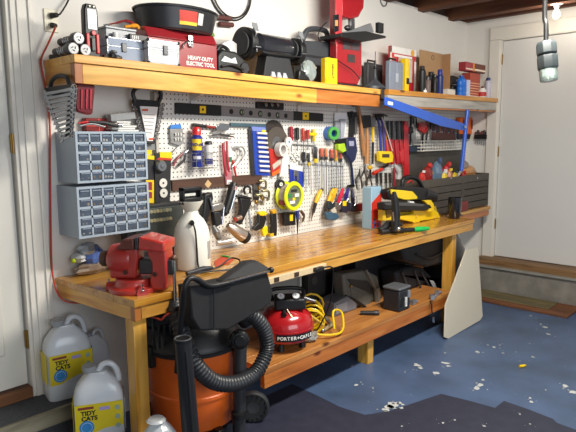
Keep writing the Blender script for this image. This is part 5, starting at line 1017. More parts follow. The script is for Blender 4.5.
# ---- lower left pegboard cluster
t=hung('caulk_gun','long black dispensing tool with silver rod leaning on pegboard','dispenser',232,218,2.90)
a,b=W(234,183,2.88),W(225,213,2.88); MB().tube([a,a+(b-a)*.1,b],[.024,.030,.026],12).build('barrel',BLK,t,.001); MB().tube([W(236,190,2.852),W(231,209,2.852)],.006,8).build('silver_strip',CHR,t); MB().tube([W(236,186,2.85),W(235,190,2.85)],.006,8).build('red_mark',M('d0a0a0',.4),t); MB().tr([(221,205),(230,208),(228,216),(221,217)],2.87,.05).build('grip',BLK,t,.01)
t=hung('impact_tool','silver pneumatic tool with black handle leaning against pegboard','air tool',238,241,2.88)
a,b=W(228,225,2.86),W(246,238,2.84); MB().tube([a,a+(b-a)*.15,a+(b-a)*.55,a+(b-a)*.85,b],[.02,.032,.042,.045,.034],18).build('silver_body',M('c4b8ac',.28,.8,var=.15),t); MB().tube([b+(a-b)*.16,b+(b-a)*.06],[.047,.040],18).build('black_end',BLK,t,.002); MB().tr([(240,198),(251,199),(252,204),(246,216),(242,225),(238,223),(242,208)],2.87,.035).build('handle',BLK,t,.008); MB().tube([W(236,219,2.85),W(241,217,2.85)],.016,10).build('collar',M('b09888',.3,.7),t); MB().tube([W(234,218,2.845),W(236,221,2.845)],.010,8).build('red_button',M('a03024',.4),t)
t=hung('heat_gun','black and silver power tool hanging left of long black dispenser','power tool',216,232,2.88)
MB().tr([(205,194),(213,192),(214,199),(210,214),(207,229),(201,229),(204,210)],2.87,.05).build('body',BLK,t,.012,seg=3); MB().tr([(212,205),(222,202),(226,206),(221,211),(214,212)],2.86,.05).build('silver_head',M('a8a49c',.3,.7,var=.3),t,.01,seg=3); MB().tr([(214,212),(221,211),(223,224),(216,228)],2.865,.045).build('handle',BLK2,t,.01); MB().tube([W(210,198,2.86),W(213,212,2.86)],.007,8).build('rod',CHR,t); MB().tube([W(224,207,2.87),W(222,225,2.87)],.006,8).build('rod',CHR,t)
t=hung('spray_gun','small silver spray gun lying where pegboard meets bench','spray gun',218,247,2.85); 
MB().tube([W(213,226,2.86),W(216,232,2.84),W(219,239,2.84)],[.014,.026,.018],12).build('cup',M('8c8c8a',.3,.7,var=.3),t); a=W(217,243,2.80); a.z=max(a.z,BZ+.022); MB().tube([a,a+V((.05,-.01,.0)),a+V((.10,-.02,.004))],[.02,.017,.020],12).build('nozzle',M('c4c0b8',.3,.7),t); MB().sph(a+V((.11,-.022,.004)),.016).build('nozzle_tip',WHT,t)
t=hung('black_hook_bracket','black curved hook on pegboard under the brown batten','hook',247,195,2.93); MB().tube(spline([W(245,194,2.93),W(244,189,2.91),W(247,186.5,2.91),W(250,188,2.91),W(250,193,2.93)]),.008,8).build('hook_bar',BLK,t)
t=hung('folded_ruler','black folded tool with silver tip lying level under the batten','tool',245,199,2.90); MB().tube([W(236,196,2.90),W(243,197,2.89),W(251,198.5,2.90)],[.010,.013,.008],8).build('tool_body',BLK,t)
t=hung('silver_rod','tall thin silver rod leaning on pegboard right of pneumatic tool','rod',249,226,2.92); MB().tube([W(248,203,2.93),W(251,230,2.92)],.007,8).build('rod',CHR,t)
t=hung('dark_strap','dark grey strap hanging down below the blue card','strap',256,200,2.94); MB().tr([(253,176),(260,176),(259,200),(254,200)],2.94,.008).build('strap_band',M('4a4642',.7),t)
# brass clamps
for k,(px,py) in enumerate(((262,186),(265,196),(259,200))):
    t=hung('brass_clamp','','clamp',px,py+6,2.91,'brass coloured clamps under the blue card'); t['label']=['upper brass and steel clamp just below the blue card','brass and steel clamp touching the neon tape roll','lowest brass and steel clamp above black spring clamps'][k]
    MB().tube(spline([W(px-3,py-5,2.91),W(px+3,py-5,2.90),W(px+4,py,2.90),W(px+2,py+5,2.91)]),.009,8).build('frame',M('8a8664',.35,.8,var=.3),t); MB().tube([W(px-4,py+1,2.90),W(px+4,py+2,2.90)],.007,8).build('screw',STL,t); MB().sph(W(px-3,py+2,2.895),.014).build('knob',BRASS,t)
# spring clamps black with yellow tips
for k,(x,m_) in enumerate(((258,0),(273,1))):
    t=hung('spring_clamp','','clamp',x,238,2.90,'black spring clamps with yellow tips'); t['label']=['black spring clamp with large yellow jaw tips below brass clamps','black spring clamp with yellow tips left of black case'][k]
    if k==0:
        MB().tr([(259,214),(264,213),(267,218),(264,228),(257,231),(253,229),(259,223)],2.89,.03).build('handle',BLK,t,.005); MB().tr([(259,212.5),(265,211),(268,214),(264,216),(260,215.5)],2.885,.035).build('upper_tip',YEL,t,.004); MB().tr([(263.5,227),(267.5,226),(268,234),(264,237),(262.5,231)],2.885,.03).build('lower_tip',YEL,t,.004)
    else:
        MB().tr([(271.5,214),(276.5,213),(277.5,226),(277,236),(271,236),(273,226)],2.89,.03).build('handle',BLK,t,.005); MB().tr([(272,210.5),(276,209),(277.5,213),(273,214)],2.885,.035).build('upper_tip',M('c89a1c',.4),t,.004); MB().tr([(270.5,234),(274,233),(274,236.5),(270.5,237)],2.885,.03).build('lower_tip',M('d8b41c',.4),t,.003)
t=hung('slim_knife','slim brown blade hanging between spring clamp and black case','knife',282,226,2.93); MB().tr([(280.5,213),(283,213),(284.5,226),(282,225)],2.92,.01).build('blade',M('4a2c24',.5),t,.002)
t=T1('laser_case','black square case with yellow figure hanging under neon tape','case',[('case_shell',BLK,[(285,213),(295.5,212),(296,225),(285.5,226)],0,.035),('yellow_mark',YEL,[(290,214.5),(293,214.5),(293,221),(290,221)],.004,.005)],y=2.89)
t=hung('blue_awl','blue handled pointed knife hanging below neon tape roll','awl',297,235,2.90); stick(t,'handle',M('20307c',.4),(297,211),(297.5,219),.016,.012,y=2.90); stick(t,'blade',M('2a2024',.4,.4),(297.5,219),(297.5,235),.011,.002,y=2.90)
t=hung('brown_knife','short brown curved knife hanging right of the blue handled one','knife',303,222,2.92); MB().tube(spline([W(301,211,2.92),W(304,216,2.92),W(302.5,222,2.92)]),[.012]*6+[.009]*6+[.004],8).build('blade',M('5a4434',.4,.3),t)
# neon tape measure / spool
c=W(290,197,2.90); t=thing('neon_spool','large neon yellow spool with printed face hanging at pegboard centre','spool',c-V((0,0,.11)))
NM=M('ccd816',.4,var=.05); ax2=V((.06,-1,0)).normalized(); o=W(293,196,2.85); rb=o-ax2*.085
MB().lathe([(.05,0),(.100,0),(.106,.008),(.100,.014),(.05,.014)],rb,ax2,40).build('rear_flange',NM,t)
MB().lathe([(0,.014),(.086,.014),(.090,.05),(.086,.084),(0,.084)],rb,ax2,36).build('spool_drum',M('a89c8c',.3,var=.35,sc_=30,coat=.4),t)
MB().lathe([(.080,0),(.104,0),(.110,.008),(.104,.016),(.080,.016)],o,ax2,40).build('front_flange',NM,t); MB().lathe([(0,0),(.081,0),(.081,.008),(0,.008)],o,ax2,36).build('face_label',M('6a7058',.3,var=.5,sc_=45),t)
rt_=V((1,.06,0)).normalized(); oo=o+ax2*.0095; RL=math.atan2(.06,1); c2=rb
for nm,m_,cx_,cz_,w_,h_ in (('label_figure',M('e8e8e0',.4),-.02,-.045,.06,.022),('label_figure',M('2c7c44',.4),-.045,.005,.04,.03),('label_figure',M('e8e4e0',.4),.035,.004,.05,.025),('label_figure',M('2a2a2c',.4),.0,.04,.07,.02),('label_figure',M('e8d020',.4),0,-.022,.03,.02)):
    MB().box(oo+rt_*cx_+V((0,0,cz_)),(w_,.003,h_),RZ(RL)).build(nm,m_,t,.001)
MB().box(rb+ax2*.05+V((-.075,0,-.045)),(.03,.05,.035)).build('red_strip',M('8a2420',.4),t)
t=hung('black_reel','small black reel with white ring behind neon spool','reel',279,186,2.93); MB().lathe([(.012,0),(.035,0),(.035,.03),(.012,.03)],W(279,184,2.94),(-.3,-1,0),20).build('reel_body',BLK,t); MB().lathe([(.006,.031),(.014,.031),(.014,.034),(.006,.034)],W(279,184,2.94),(-.3,-1,0),16).build('white_ring',WHT,t)
T1('blue_package','blue and white hanging package with steel piece above neon spool','package',[('header',M('dcdcdc',.4),[(290,164),(297,165.5),(304,168),(304,172),(290,169)],0,.006),('card',M('2038a0',.4,var=.2),[(290,169),(304,172),(304,187),(291,186)],0,.008),('steel_piece',STL,[(294,170),(299,171),(299,181),(297,181),(297,176),(295,176),(294,182)],.012,.012)],y=2.94)
# yellow handled knives
for k,(p,q,e) in enumerate((((321,190),(315.5,203),(311,222)),((334,189),(328,202),(322,219)))):
    t=hung('drywall_saw','','knife',p[0]-4,e[1],2.91,'yellow handled knives hanging slanted'); t['label']=['yellow handled knife hanging slanted, nearer the neon spool','yellow handled knife hanging slanted, nearer the coloured clamps'][k]
    a,b,c_=W(*p,2.91),W(*q,2.91),W(*e,2.92); MB().tube([a,a+(b-a)*.2,a+(b-a)*.7,b],[.012,.020,.018,.014],10).build('handle',M('e0b41c',.4,var=.08),t); MB().tube([b,b+(c_-b)*.5],[.015,.013],8).build('grip_end',M('2a2018',.5),t); MB().prism([b+(c_-b)*.45+V((.012,0,0)),b+(c_-b)*.45-V((.014,0,0)),c_],(0,.003,0)).build('blade',M('6c5c50',.35,.6),t); MB().sph(a+V((.012,0,.0)),.014).build('pommel',BLK,t)
# coloured clamps bundle
BL=[(336,189,331,202,'e2a81c','orange yellow'),(343,189,338,203,'c82848','pink red'),(348,189,345,200,'30287c','violet'),(352,190,353,204,'24243c','dark navy')]
for k,(a0,a1,b0,b1,c0,nm) in enumerate(BL):
    t=hung('spring_clamp',nm+' spring clamp hanging in the bundle above blue-grey clamp','clamp',(a0+b0)/2,b1+8,2.90,'coloured spring clamps in a bundle')
    MB().tube([W(a0,a1,2.90),W((a0+b0)/2,(a1+b1)/2,2.885),W(b0,b1,2.90)],[.013,.019,.015],8).build('handle',M(c0,.4),t); MB().tr([(b0-2,b1-1),(b0+3,b1-1),(b0+4,b1+5),(b0+1,b1+8),(b0-3,b1+6)],2.89,.03).build('jaw',M(['30383c','70645c','5a6068','3a3c48'][k],.4,.3),t,.004); MB().tube(spline([W(b0+1,b1+2,2.88),W(b0+4,b1-3,2.87),W(b0+3,b1-8,2.88)]),.004,6).build('spring',CHR,t)
t=hung('blue_grey_clamp','blue-grey spring clamp hanging lowest above bench','clamp',333,221,2.89); MB().tr([(326,213),(331,212),(338,214),(340,217),(336,220.5),(328,220)],2.88,.035).build('handle',M('3c5a70',.4),t,.006); MB().tr([(331,208),(336,207),(337,213),(332,213)],2.89,.02).build('jaw',M('c8c0b0',.4),t,.003)
t=T1('yellow_mark_clamp','dark clamp with yellow square label in the coloured bundle','clamp',[('jaw',M('2c2838',.4),[(342,200),(348,199),(350,207),(347,213),(342,212)],0,.03),('label',YEL,[(343,201),(346.5,201),(346.5,206),(343,206)],.004,.004)],y=2.88)
t=T1('red_case','dark red flat case low on pegboard left of the light blue box','case',[('case_shell',M('7c1c26',.4,var=.2),[(353,205),(363,203),(363,211),(354,212)],0,.03)],y=2.92)
# dark pliers and brushes
for k,(px,py) in enumerate(((359,181),(364,178),(369,183))):
    t=hung('dark_pliers','','pliers',px,py+8,2.91,'dark pliers above the light blue box'); t['label']=['dark pliers hanging furthest from the clamps above blue box','dark pliers in the middle above light blue box','dark pliers nearest to the yellow machine above blue box'][k]
    MB().tube(spline([W(px-2,py+8,2.91),W(px-3,py,2.90),W(px,py-7,2.91)]),[.007]*6+[.009]*6+[.006],8).build('handle',M('2c2826',.5),t); MB().tube(spline([W(px+3,py+7,2.90),W(px+2.5,py,2.89),W(px,py-7,2.90)]),.007,8).build('handle',M('4a3c30',.5),t); MB().tube([W(px,py-6,2.90),W(px+.8,py-12,2.90)],[.012,.004],8).build('jaw',DKS,t)
t=hung('red_grip_tool','red gripped tool slanting below the yellow torpedo level','tool',377,175,2.90); stick(t,'handle',M('cc3424',.4),(373,173.5),(382,169),.017,.014,y=2.89); stick(t,'blade',BLK,(382,168),(388,165),.014,.01,y=2.90)
t=hung('yellow_knob_tool','small yellow knobbed tool hanging left of the red gripped tool','tool',370,172,2.90); MB().sph(W(370,167.5,2.90),.022,(1.2,1,.9)).build('knob',M('d8a81c',.4),t); MB().tube([W(370,168,2.90),W(371,178,2.91)],.008,8).build('stem',BLK,t)
for k,px in enumerate((377,381,386,390)):
    t=hung('steel_file','','file',px,198,2.93,'grey files hanging behind the yellow machine'); t['label']=['grey steel file hanging nearest the light blue box','grey steel file second from the light blue box','grey steel file third from the light blue box','grey steel file nearest the dark red rod'][k]
    stick(t,'handle',M('2a2622',.5),(px,173),(px+.4,183),.012,.010); stick(t,'blade',STL,(px+.4,183),(px+.6,198),.007,.005)

# peg hooks carrying every hung tool
def finish_hooks():
    HK=M('8c8e90',.3,.8)
    for t in HUNG:
        P=[ROOTM[t.name]@v.co for c in t.children for v in c.data.vertices]
        if not P: continue
        ym=max(p.y for p in P); zt=max(p.z for p in P); top=[p for p in P if p.z>zt-.012]; x=sum(p.x for p in top)/len(top); wy=2.956 if x>1.99 else 2.999
        yb=max(p.y for p in top)
        if wy-ym>.001: MB().tube([(x,yb-.006,zt-.006),(x,wy,zt-.006)],.0026,6).build('peg_hook',HK,t)
finish_hooks()
# ================================================================ ON THE BENCH, RIGHT SIDE
# tall light-blue carton
y=2.72; a=W(370,220,y); b=W(380,225,y); zt=W(372,188,y).z
t=thing('bit_carton','tall pale blue carton with red pictured side standing on bench','carton',((a.x+b.x)/2,y+.04,BZ))
bxA=W(371,226,2.64).x; bxB=W(381,226,2.64).x; 
MB().bx(bxA,bxB,2.64,2.73,BZ+.001,W(371,187.5,2.64).z).build('carton_body',M('94b4c8',.5,var=.04),t,.004)
zc_=W(375,200,2.64).z; MB().prism([(bxA+.004,2.635,BZ+.01),(bxB-.004,2.635,BZ+.01),(bxB-.004,2.635,zc_+.06),(bxA+.004,2.635,zc_-.02)],(0,.004,0)).build('red_panel',M('cc3420',.45,var=.15,sc_=30),t,.001)
random.seed(4)
for k in range(10): x=bxA+.03+random.random()*(bxB-bxA-.06); z=BZ+.02+random.random()*.10; MB().box((x,2.633,z),(.03,.002,.012),RY(random.uniform(-1,1))).build('picture_patch',M(random.choice(['e8e4e0','20242c','3858b0','f0f0f0']),.4),t)
# yellow and black machine
y=2.55; YM=M('e8c40c',.38,var=.05,coat=.2); z=BZ+.001
t=thing('scroll_saw','yellow and black benchtop power saw standing on far bench','power saw',W(410,225,2.55))
def Q(px,py,yy=y): return W(px,py,yy)
def QP(nm,m,pts,yy=y,th=.05,bev=.004,par=None): 
    P=[Q(a,b,yy) for a,b in pts]
    for p in P: p.z=max(p.z,BZ+.002)
    return MB().prism(P,(0,th,0)).build(nm,m,par or t,bev)
QP('base_frame',YM,[(383,210),(400,212),(400,216),(414,214),(414,205),(432,209),(438,212),(440.5,221),(437,222.5),(434,219),(420,221),(420,226),(414,226.5),(413,222),(399,219),(383,221)],y,.05)
QP('base_rear',M('b89a10',.45),[(384,206),(436,206),(438,214),(388,216)],2.60,.03)
QP('base_inner',BLK,[(384,204),(432,206),(432,212),(384,212)],2.57,.03)
QP('table_plate',BLK,[(384,203),(388,202),(430,204),(433,208),(425,211),(384,210)],y-.05,.07,.008)
QP('table_top',M('5c5e62',.35,.5),[(384,202.5),(412,202.8),(425,204.5),(423,206.5),(386,205.5)],y-.055,.05,.004)
QP('white_tag',WHT,[(409.5,201),(414,201.5),(414.5,203.5),(410,203.5)],y-.04,.02,.001)
QP('yellow_bracket',YM,[(424,200.5),(431,200),(434,204),(434,211.5),(429,212),(429,205.5)],y-.05,.03)
QP('motor_housing',BLK,[(388,190),(400,186.5),(420,187),(433,190),(436,197),(431,202),(390,200)],2.55,.08,.015)
QP('blade_guard',YM,[(392,189.5),(405,190.5),(413,191.5),(418,197),(417,199.5),(405,200),(396,197.5),(392,194)],2.535,.03,.006)
MB().tube(spline([Q(402,197.5,2.58),Q(407,193,2.58),Q(414,192,2.58)]),.004,6).build('guard_cable',BLK,t)
MB().tube(spline([Q(402,189,2.64),Q(403,180,2.64),Q(409,177,2.64),Q(417,179,2.64),Q(422,187,2.64),Q(423,192,2.64)]),.019,10).build('carry_handle',BLK,t)
MB().tube([Q(424,194,2.58),Q(434,197,2.58)],[.05,.045],16).build('motor_end',BLK2,t,.003); MB().tube([Q(418,191,2.58),Q(423,192,2.58)],.022,12).build('silver_knob',M('9ca0a4',.3,.7),t); MB().tube(spline([Q(407,183,2.6),Q(411,180.5,2.6),Q(413,183,2.6)]),.006,6).build('red_lever',M('b82a24',.4),t)
QP('side_window',M('6a4a10',.4,var=.4,sc_=40),[(386,208),(391,208),(392,216),(387,218)],y-.008,.01,.001)
for k,(px,py) in enumerate(((416,216),(434,217))): MB().cyl(Q(px,py,y-.006),Q(px,py,y+.002),.014,n=14).build('bolt_cap',M('c49a10',.4),t)
for px in(385,437):
    p=Q(px,222,y+.045); MB().cyl((p.x,y+.045,BZ+.0005),(p.x,y+.045,BZ+.03),.014,n=12).build('rubber_foot',BLK,t)
# clamp with green handle in front
t=thing('bar_clamp','black quick clamp with green handle lying before yellow saw','clamp',Zp(400,228,BZ))
yy=2.36
p=Zp(381,232,BZ+.022); q=Zp(414,229.5,BZ+.022)
MB().tube(spline([p,p+(q-p)*.35+V((0,0,.004)),p+(q-p)*.7,q]),[.022]*6+[.024]*6+[.018]*6+[.016],10).build('clamp_bar',BLK,t)
u=(q-p); MB().tube([q+u*.0,q+u*.12,q+u*.45],[.016,.022,.015],12).build('green_handle',M('1fa84c',.35),t)
c=Zp(395,231,BZ+.03); MB().tube([c,W(396,214,c.y),W(395,200,c.y),W(394,192,c.y)],[.032,.034,.028,.014],10).build('upright_body',BLK,t,.002); MB().sph(c+V((0,-.03,.02)),.018).build('chrome_screw',CHR,t)
MB().tube([W(393,212,c.y-.02),W(394,221,c.y-.02)],.006,8).build('silver_pin',CHR,t); MB().tube([p+V((0,.01,.01)),p+V((.10,.0,.05)),p+V((.26,-.02,.03))],[.02,.03,.014],10).build('trigger_grip',BLK2,t)
# black cup
x=W(459.5,212,2.46).x; p=Zp(459.5,219,BZ); hh=W(459,198,p.y).z-BZ
t=thing('cup','glossy black plastic cup at front corner of far bench end','cup',(p.x,p.y,BZ)); MB().lathe([(0,0),(.045,0),(.05,.006),(.060,hh*.6),(.062,hh),(.056,hh),(.054,hh*.6),(.04,.012),(0,.012)],(p.x,p.y+.05,BZ+.0005),n=28).build('cup_body',M('16171c',.18,coat=.5,var=.1),t); MB().tube(spline([(p.x+.01,p.y-.005,BZ+.035),(p.x+.02,p.y-.012,BZ+.03)]),.008,8).build('shiny_badge',STL,t)
# cables and small stuff around the cup
t=thing('brown_cable','thin brown cable curled on bench beside black cup','cable',Zp(449,218,BZ)); p=Zp(446,216,BZ+.006); MB().tube(spline([p,p+V((.08,0,.06)),p+V((.15,-.05,.02)),p+V((.10,-.12,.0)),p+V((.03,-.10,.03)),p+V((.05,-.02,.06))]),.005,6).build('cable_loop',M('5a4034',.5),t)
p=Zp(446,214,BZ); t=thing('red_container','dark red plastic container behind cable near yellow saw','container',(p.x+.1,2.60,BZ)); MB().bx(p.x+.06,p.x+.36,2.585,2.63,BZ+.001,BZ+.10).build('container_body',M('7a2422',.5,var=.3),t,.008)
# debris at left front of bench, shelf top edge hardware
# ================================================================ FLOOR AND UNDER THE BENCH
# leaning white board
pts=[(465,250.5),(477,247),(481.5,316),(479,320),(447,340.5),(443.5,337),(444.5,305)]
y0,y1=2.165,2.262; z_of=[]
def LB_(px,py):
    # plane through the floor line y=2.20 leaning to y1 at z=.66
    n=V((0,.66,-(y1-y0))); d=(px-288)/F*rr-(py-216)/F*uu+fw; t_=(V((0,y0,0))-CAM).dot(n)/d.dot(n); return CAM+d*t_
P=[LB_(a,b) for a,b in pts]
for p in P: p.z=max(p.z,.001)
t=thing('offcut_board','cream laminate offcut board with slanted corner leaning on bench','board',(4.55,2.22,0)); MB().prism(P,(0,-.012,0)).build('board_face',M('c4bcaa',.5,var=.04,sc_=5),t,.001); 
# ear plug
p=Zp(522,366,.01); t=thing('ear_plug','small yellow foam ear plug lying on blue floor','ear plug',(p.x,p.y,0)); MB().tube([p+V((-.02,.01,.0)),p+V((.008,-.004,0)),p+V((.03,-.014,0))],[.010,.010,.006],10).build('foam_body',YEL,t)
SZ=.3252
# compressor
p=Zp(287,350,SZ); cx,cyy=p.x+.055,p.y+.065
t=thing('air_compressor','red pancake air compressor with black top and two gauges','compressor',(cx,cyy,SZ))
R=.183; CR=M('a81a20',.22,coat=.6,var=.04)
MB().lathe([(0,.035),(R*.6,.04),(R*.88,.065),(R,.115),(R*1.0,.165),(R*.88,.22),(R*.62,.255),(R*.3,.268),(0,.27)],(cx,cyy,SZ),n=48).build('tank',CR,t)
MB().lathe([(R*.99,.132),(R*1.012,.135),(R*1.012,.145),(R*.99,.148)],(cx,cyy,SZ),n=48).build('weld_band',CR,t)
for k in range(4):
    a=k*PI/2+.5; MB().tube([(cx+math.cos(a)*R*.6,cyy+math.sin(a)*R*.6,SZ+.045),(cx+math.cos(a)*R*.62,cyy+math.sin(a)*R*.62,SZ+.001)],[.018,.022],10).build('rubber_foot',BLK,t)
an=math.atan2(-cyy,-cx)+.10; fx=V((math.cos(an),math.sin(an),0)); rx_=V((-math.sin(an),math.cos(an),0))
curved_label(t,'black_label',M('16161a',.4),cx,cyy,R*1.013,1,SZ+.088,SZ+.132,an-.42,an+.98,.001,R*1.02)
# curved lettering
s_='PORTER+CABLE'
for i,ch in enumerate(s_):
    aa=an-.33+i*(1.22/11); c=V((cx+math.cos(aa)*(R*1.02+.003),cyy+math.sin(aa)*(R*1.02+.003),SZ+.110)); text(ch,.029,c,V((-math.sin(aa),math.cos(aa),0)),(0,0,1),WHT,t,bold=.0012,ext=.0004)
T=Matrix.Translation(V((cx,cyy,SZ)))@Matrix.Rotation(an+PI/2,4,'Z')
MB(T).bx(-.07,.13,-.06,.12,.255,.318).build('pump_cover',BLK,t,.02,seg=3)
MB(T).bx(-.075,.12,-.10,-.02,.262,.335).build('control_panel',BLK,t,.012,seg=3)
for k,x in enumerate((-.035,.06)):
    Tp=T@Matrix.Translation(V((x,-.075,.343)))@Matrix.Rotation(math.radians(38),4,'X')
    g=MB(Tp).lathe([(0,-.01),(.026,-.01),(.028,.0),(.028,.012),(.024,.014),(0,.014)],n=28).build('gauge',BLK2,t); MB(Tp).lathe([(0,.0142),(.022,.0142),(.022,.0155),(0,.0155)],n=24).build('dial',M('e4e4e4',.3,emit=0),g); MB(Tp).box((0,.004,.0165),(.002,.018,.0015)).build('needle',BLK,g)
MB(T).tube([(-.02,-.11,.26),(-.02,-.15,.25)],[.014,.014],12).build('regulator_knob',BLK,t); MB(T).tube(spline([(.0,-.10,.27),(.03,-.14,.22),(.0,-.13,.20)]),.008,8).build('brass_fitting',M('7a6a5a',.3,.8),t); MB(T).tube([(.12,-.03,.32),(.19,-.05,.30)],[.013,.010],10).build('quick_coupler',STL,t)
MB(T).tube(spline([(-.08,.0,.30),(-.09,.03,.36),(.0,.03,.375),(.11,.03,.365),(.12,.0,.32)]),.013,10).build('carry_handle',BLK,t)
# yellow coiled hose
hc=Zp(323,335,SZ); hcx,hcy=hc.x+.02,hc.y+.10
t=thing('air_hose','bright yellow coiled air hose lying on the lower shelf','hose',(hcx,hcy,SZ)); YH=M('e8c010',.35,coat=.3)
axh=V((.75,.66,.0)).normalized(); sd=V((-axh.y,axh.x,0)); pts=[]
base=V((hcx-.10,hcy-.06,SZ+.10)); 
for i in range(12*7+1):
    a=2*PI*i/12; k=i/12; r=.082+.012*math.sin(k*2.1); off=axh*(k*.040 if k<3 else .12+(k-3)*.055); wob=V((0,0,.03*max(0,k-3)*.35))
    pts.append(base+off+wob+sd*math.cos(a)*r+V((0,0,1))*math.sin(a)*r*(.92))
MB().tube([q for q in pts],.0078,8).build('hose_coil',YH,t)
MB().tube(spline([pts[0],base+V((-.02,-.06,-.06)),base+V((.10,-.14,-.075)),base+V((.20,-.12,-.06)),base+V((.27,-.05,.02)),base+V((.24,.0,.02)),base+V((.13,-.10,-.06))]),.0078,8).build('loose_end',YH,t)
MB().tube([base+V((-.07,.0,.10)),base+V((.04,-.08,-.01))],[.010,.007],8).build('hose_fitting',M('c8a83c',.4),t)
# blow gun and clear bag at shelf edge
p=Zp(338,327,SZ); t=thing('blow_gun','cream and steel air blow gun lying before yellow hose','blow gun',(p.x-.05,p.y+.02,SZ)); MB().tube([(p.x-.16,p.y+.0,SZ+.018),(p.x-.06,p.y+.02,SZ+.022),(p.x+.03,p.y+.05,SZ+.018)],[.012,.015,.010],10).build('gun_body',M('a89c78',.4,.3),t); MB().tube([(p.x-.05,p.y+.02,SZ+.025),(p.x+.0,p.y+.11,SZ+.04)],[.012,.016],10).build('gun_handle',M('8a8478',.4,.4),t); MB().sph((p.x-.17,p.y,SZ+.018),.016).build('gun_tip',STL,t)
random.seed(2); p=Zp(310,343,SZ); t=thing('clear_bag','crumpled clear plastic bag lying between compressor and hose','bag',(p.x+.02,p.y+.03,SZ)); crumple((p.x+.03,p.y+.03,SZ+.031),.075,.05,.03,12,9,.28).build('bag_body',M('a8a8a4',.15,trans=.45,var=.4,sc_=40),t,0,15)
# grey case and circular saw case
p=Zp(345,315,SZ); t=thing('grey_bin','grey plastic bin lying on lower shelf behind yellow hose','bin',(p.x+.08,2.68,SZ)); MB().prism([(p.x-.10,2.58,SZ+.001),(p.x+.18,2.58,SZ+.001),(p.x+.18,2.58,SZ+.06),(p.x+.06,2.58,SZ+.13),(p.x-.10,2.58,SZ+.11)],(0,.16,0)).build('bin_body',M('6c6e74',.5,var=.1),t,.008)
MB().bx(p.x-.09,p.x+.05,2.572,2.58,SZ+.02,SZ+.09).build('front_panel',M('7c7e84',.5),t,.003)
y=2.60; A=lambda px,py,yy=y: W(px,py,yy)
t=thing('portable_machine','olive grey covered machine with silver bracket below bench middle','machine',(A(362,315).x,2.7,SZ))
P=[A(343,274),(A(366,270)),A(378,276),A(383,300),A(381,309),A(350,311),A(345,300)]
for q in P: q.z=max(q.z,SZ+.001)
MB().prism(P,(0,.11,0)).build('cover',M('5c5c54',.45,var=.25,sc_=12),t,.02,seg=3)
MB().prism([A(348,279,y-.01),A(368,281,y-.01),A(374,290,y-.01),A(372,294,y-.01),A(352,285,y-.01)],(0,.014,0)).build('side_rib',M('2c2c2a',.5),t,.003)
MB().prism([A(351,288,y-.008),A(371,296,y-.008),A(371,305,y-.008),A(353,306,y-.008)],(0,.01,0)).build('side_panel',M('5c5c54',.45,var=.2),t,.004)
MB().tube([A(366,270,y-.02),A(372,282,y-.03),A(377,292,y-.03),A(378,306,y-.03)],.010,8).build('bracket',M('8c8c88',.35,.6),t); MB().prism([A(375,289,y-.03),A(380,288,y-.03),A(381,306,y-.03),A(377,307,y-.03)],(0,.02,0)).build('clamp_block',M('80807a',.4,.5),t,.003); MB().sph(A(351,286,y-.015),.012).build('screw_knob',BRASS,t)
MB().tube(spline([A(345,296,2.60),A(356,301,2.58),A(366,308,2.56),A(372,313,2.50)]),.012,8).build('cable',BLK,t)
p=Zp(352,312,SZ); o=MB().tube([Zp(365,311,SZ+.016)-V((.06,0,0)),Zp(374,313,SZ+.016)],[.016,.018],10).tube([Zp(374,313,SZ+.016),Zp(379,313,SZ+.016)],[.022,.02],10).build('black_handle_tool',BLK); tag(o,'short black cylindrical handle lying at shelf edge','handle')
# black battery box
p=Zp(403,312,SZ); q=Zp(388,306,SZ); t=thing('battery_box','dark grey battery pack box with pale lid at lower shelf edge','battery box',(p.x,p.y+.09,SZ))
w_=.20; T=TT((p.x+.02,p.y+.10,SZ+.001),.0); hb2=W(398,290,p.y).z-SZ
MB(T).bx(-.06,.10,-.09,.06,0,hb2*.86).build('box_body',M('24262a',.4),t,.012,seg=3); MB(T).bx(-.065,.105,-.095,.065,hb2*.87,hb2).build('lid',M('5a5c60',.4),t,.012,seg=3); MB(T).bx(.02,.045,-.098,-.088,.03,hb2*.55).build('white_stripe',M('c8c8c8',.4),t,.002); MB(T).bx(.055,.085,-.102,-.088,hb2*.5,hb2*.8).build('latch',M('9a9ca0',.4,.4),t,.002); MB(T).bx(-.05,-.0,-.096,-.088,.04,hb2*.6).build('side_panel',BLK,t,.004)
# black tool bag
y=2.56; random.seed(6)
t=thing('tool_bag','slumped black nylon tool bag with cables on far lower shelf','bag',(A(418,298).x,2.65,SZ))
P=[A(396,272,y),A(414,266,y),A(424,268,y),A(436,283,y),A(442,296,y),A(434,304,y),A(400,308,y),A(398,290,y)]
for q in P: q.z=max(q.z,SZ+.001)
MB().prism(P,(0,.18,0)).build('bag_body',M('18191c',.7,var=.4,sc_=16),t,.03,seg=3)
for a0 in((402,272,410,300),(414,270,424,302),(421,272,433,296)): MB().tube(spline([A(a0[0],a0[1],y-.015),A((a0[0]+a0[2])/2+1,(a0[1]+a0[3])/2,y-.03),A(a0[2],a0[3],y-.015)]),.009,8).build('strap',M('303236',.6),t)
MB().prism([A(430,280,y-.02),A(434,281,y-.02),A(437,288,y-.02),A(434,289,y-.02)],(0,.01,0)).build('white_tag',M('b8b8b8',.5),t,.001)
MB().prism([A(399,268,2.72),A(423,264,2.72),A(424,268,2.72),A(400,272,2.72)],(0,.02,0)).build('wooden_stiffener',PINEO,t,.002)
for k,(px,py) in enumerate(((413,302),(437,293),(432,297))):
    p=Zp(px,py,SZ+.02); o=MB().box(p,(.05,.035,.036),RZ(.4*k)).cyl(p+V((.02,0,0)),p+V((.05,-.01,0)),.012,n=10).build('silver_clip',M('98989a',.35,.6)); tag(o,['silver connector nearest the battery box at shelf edge','silver connector nearest the leaning board on shelf','small silver connector between bag and leaning board'][k],'connector','silver connectors in front of black bag')
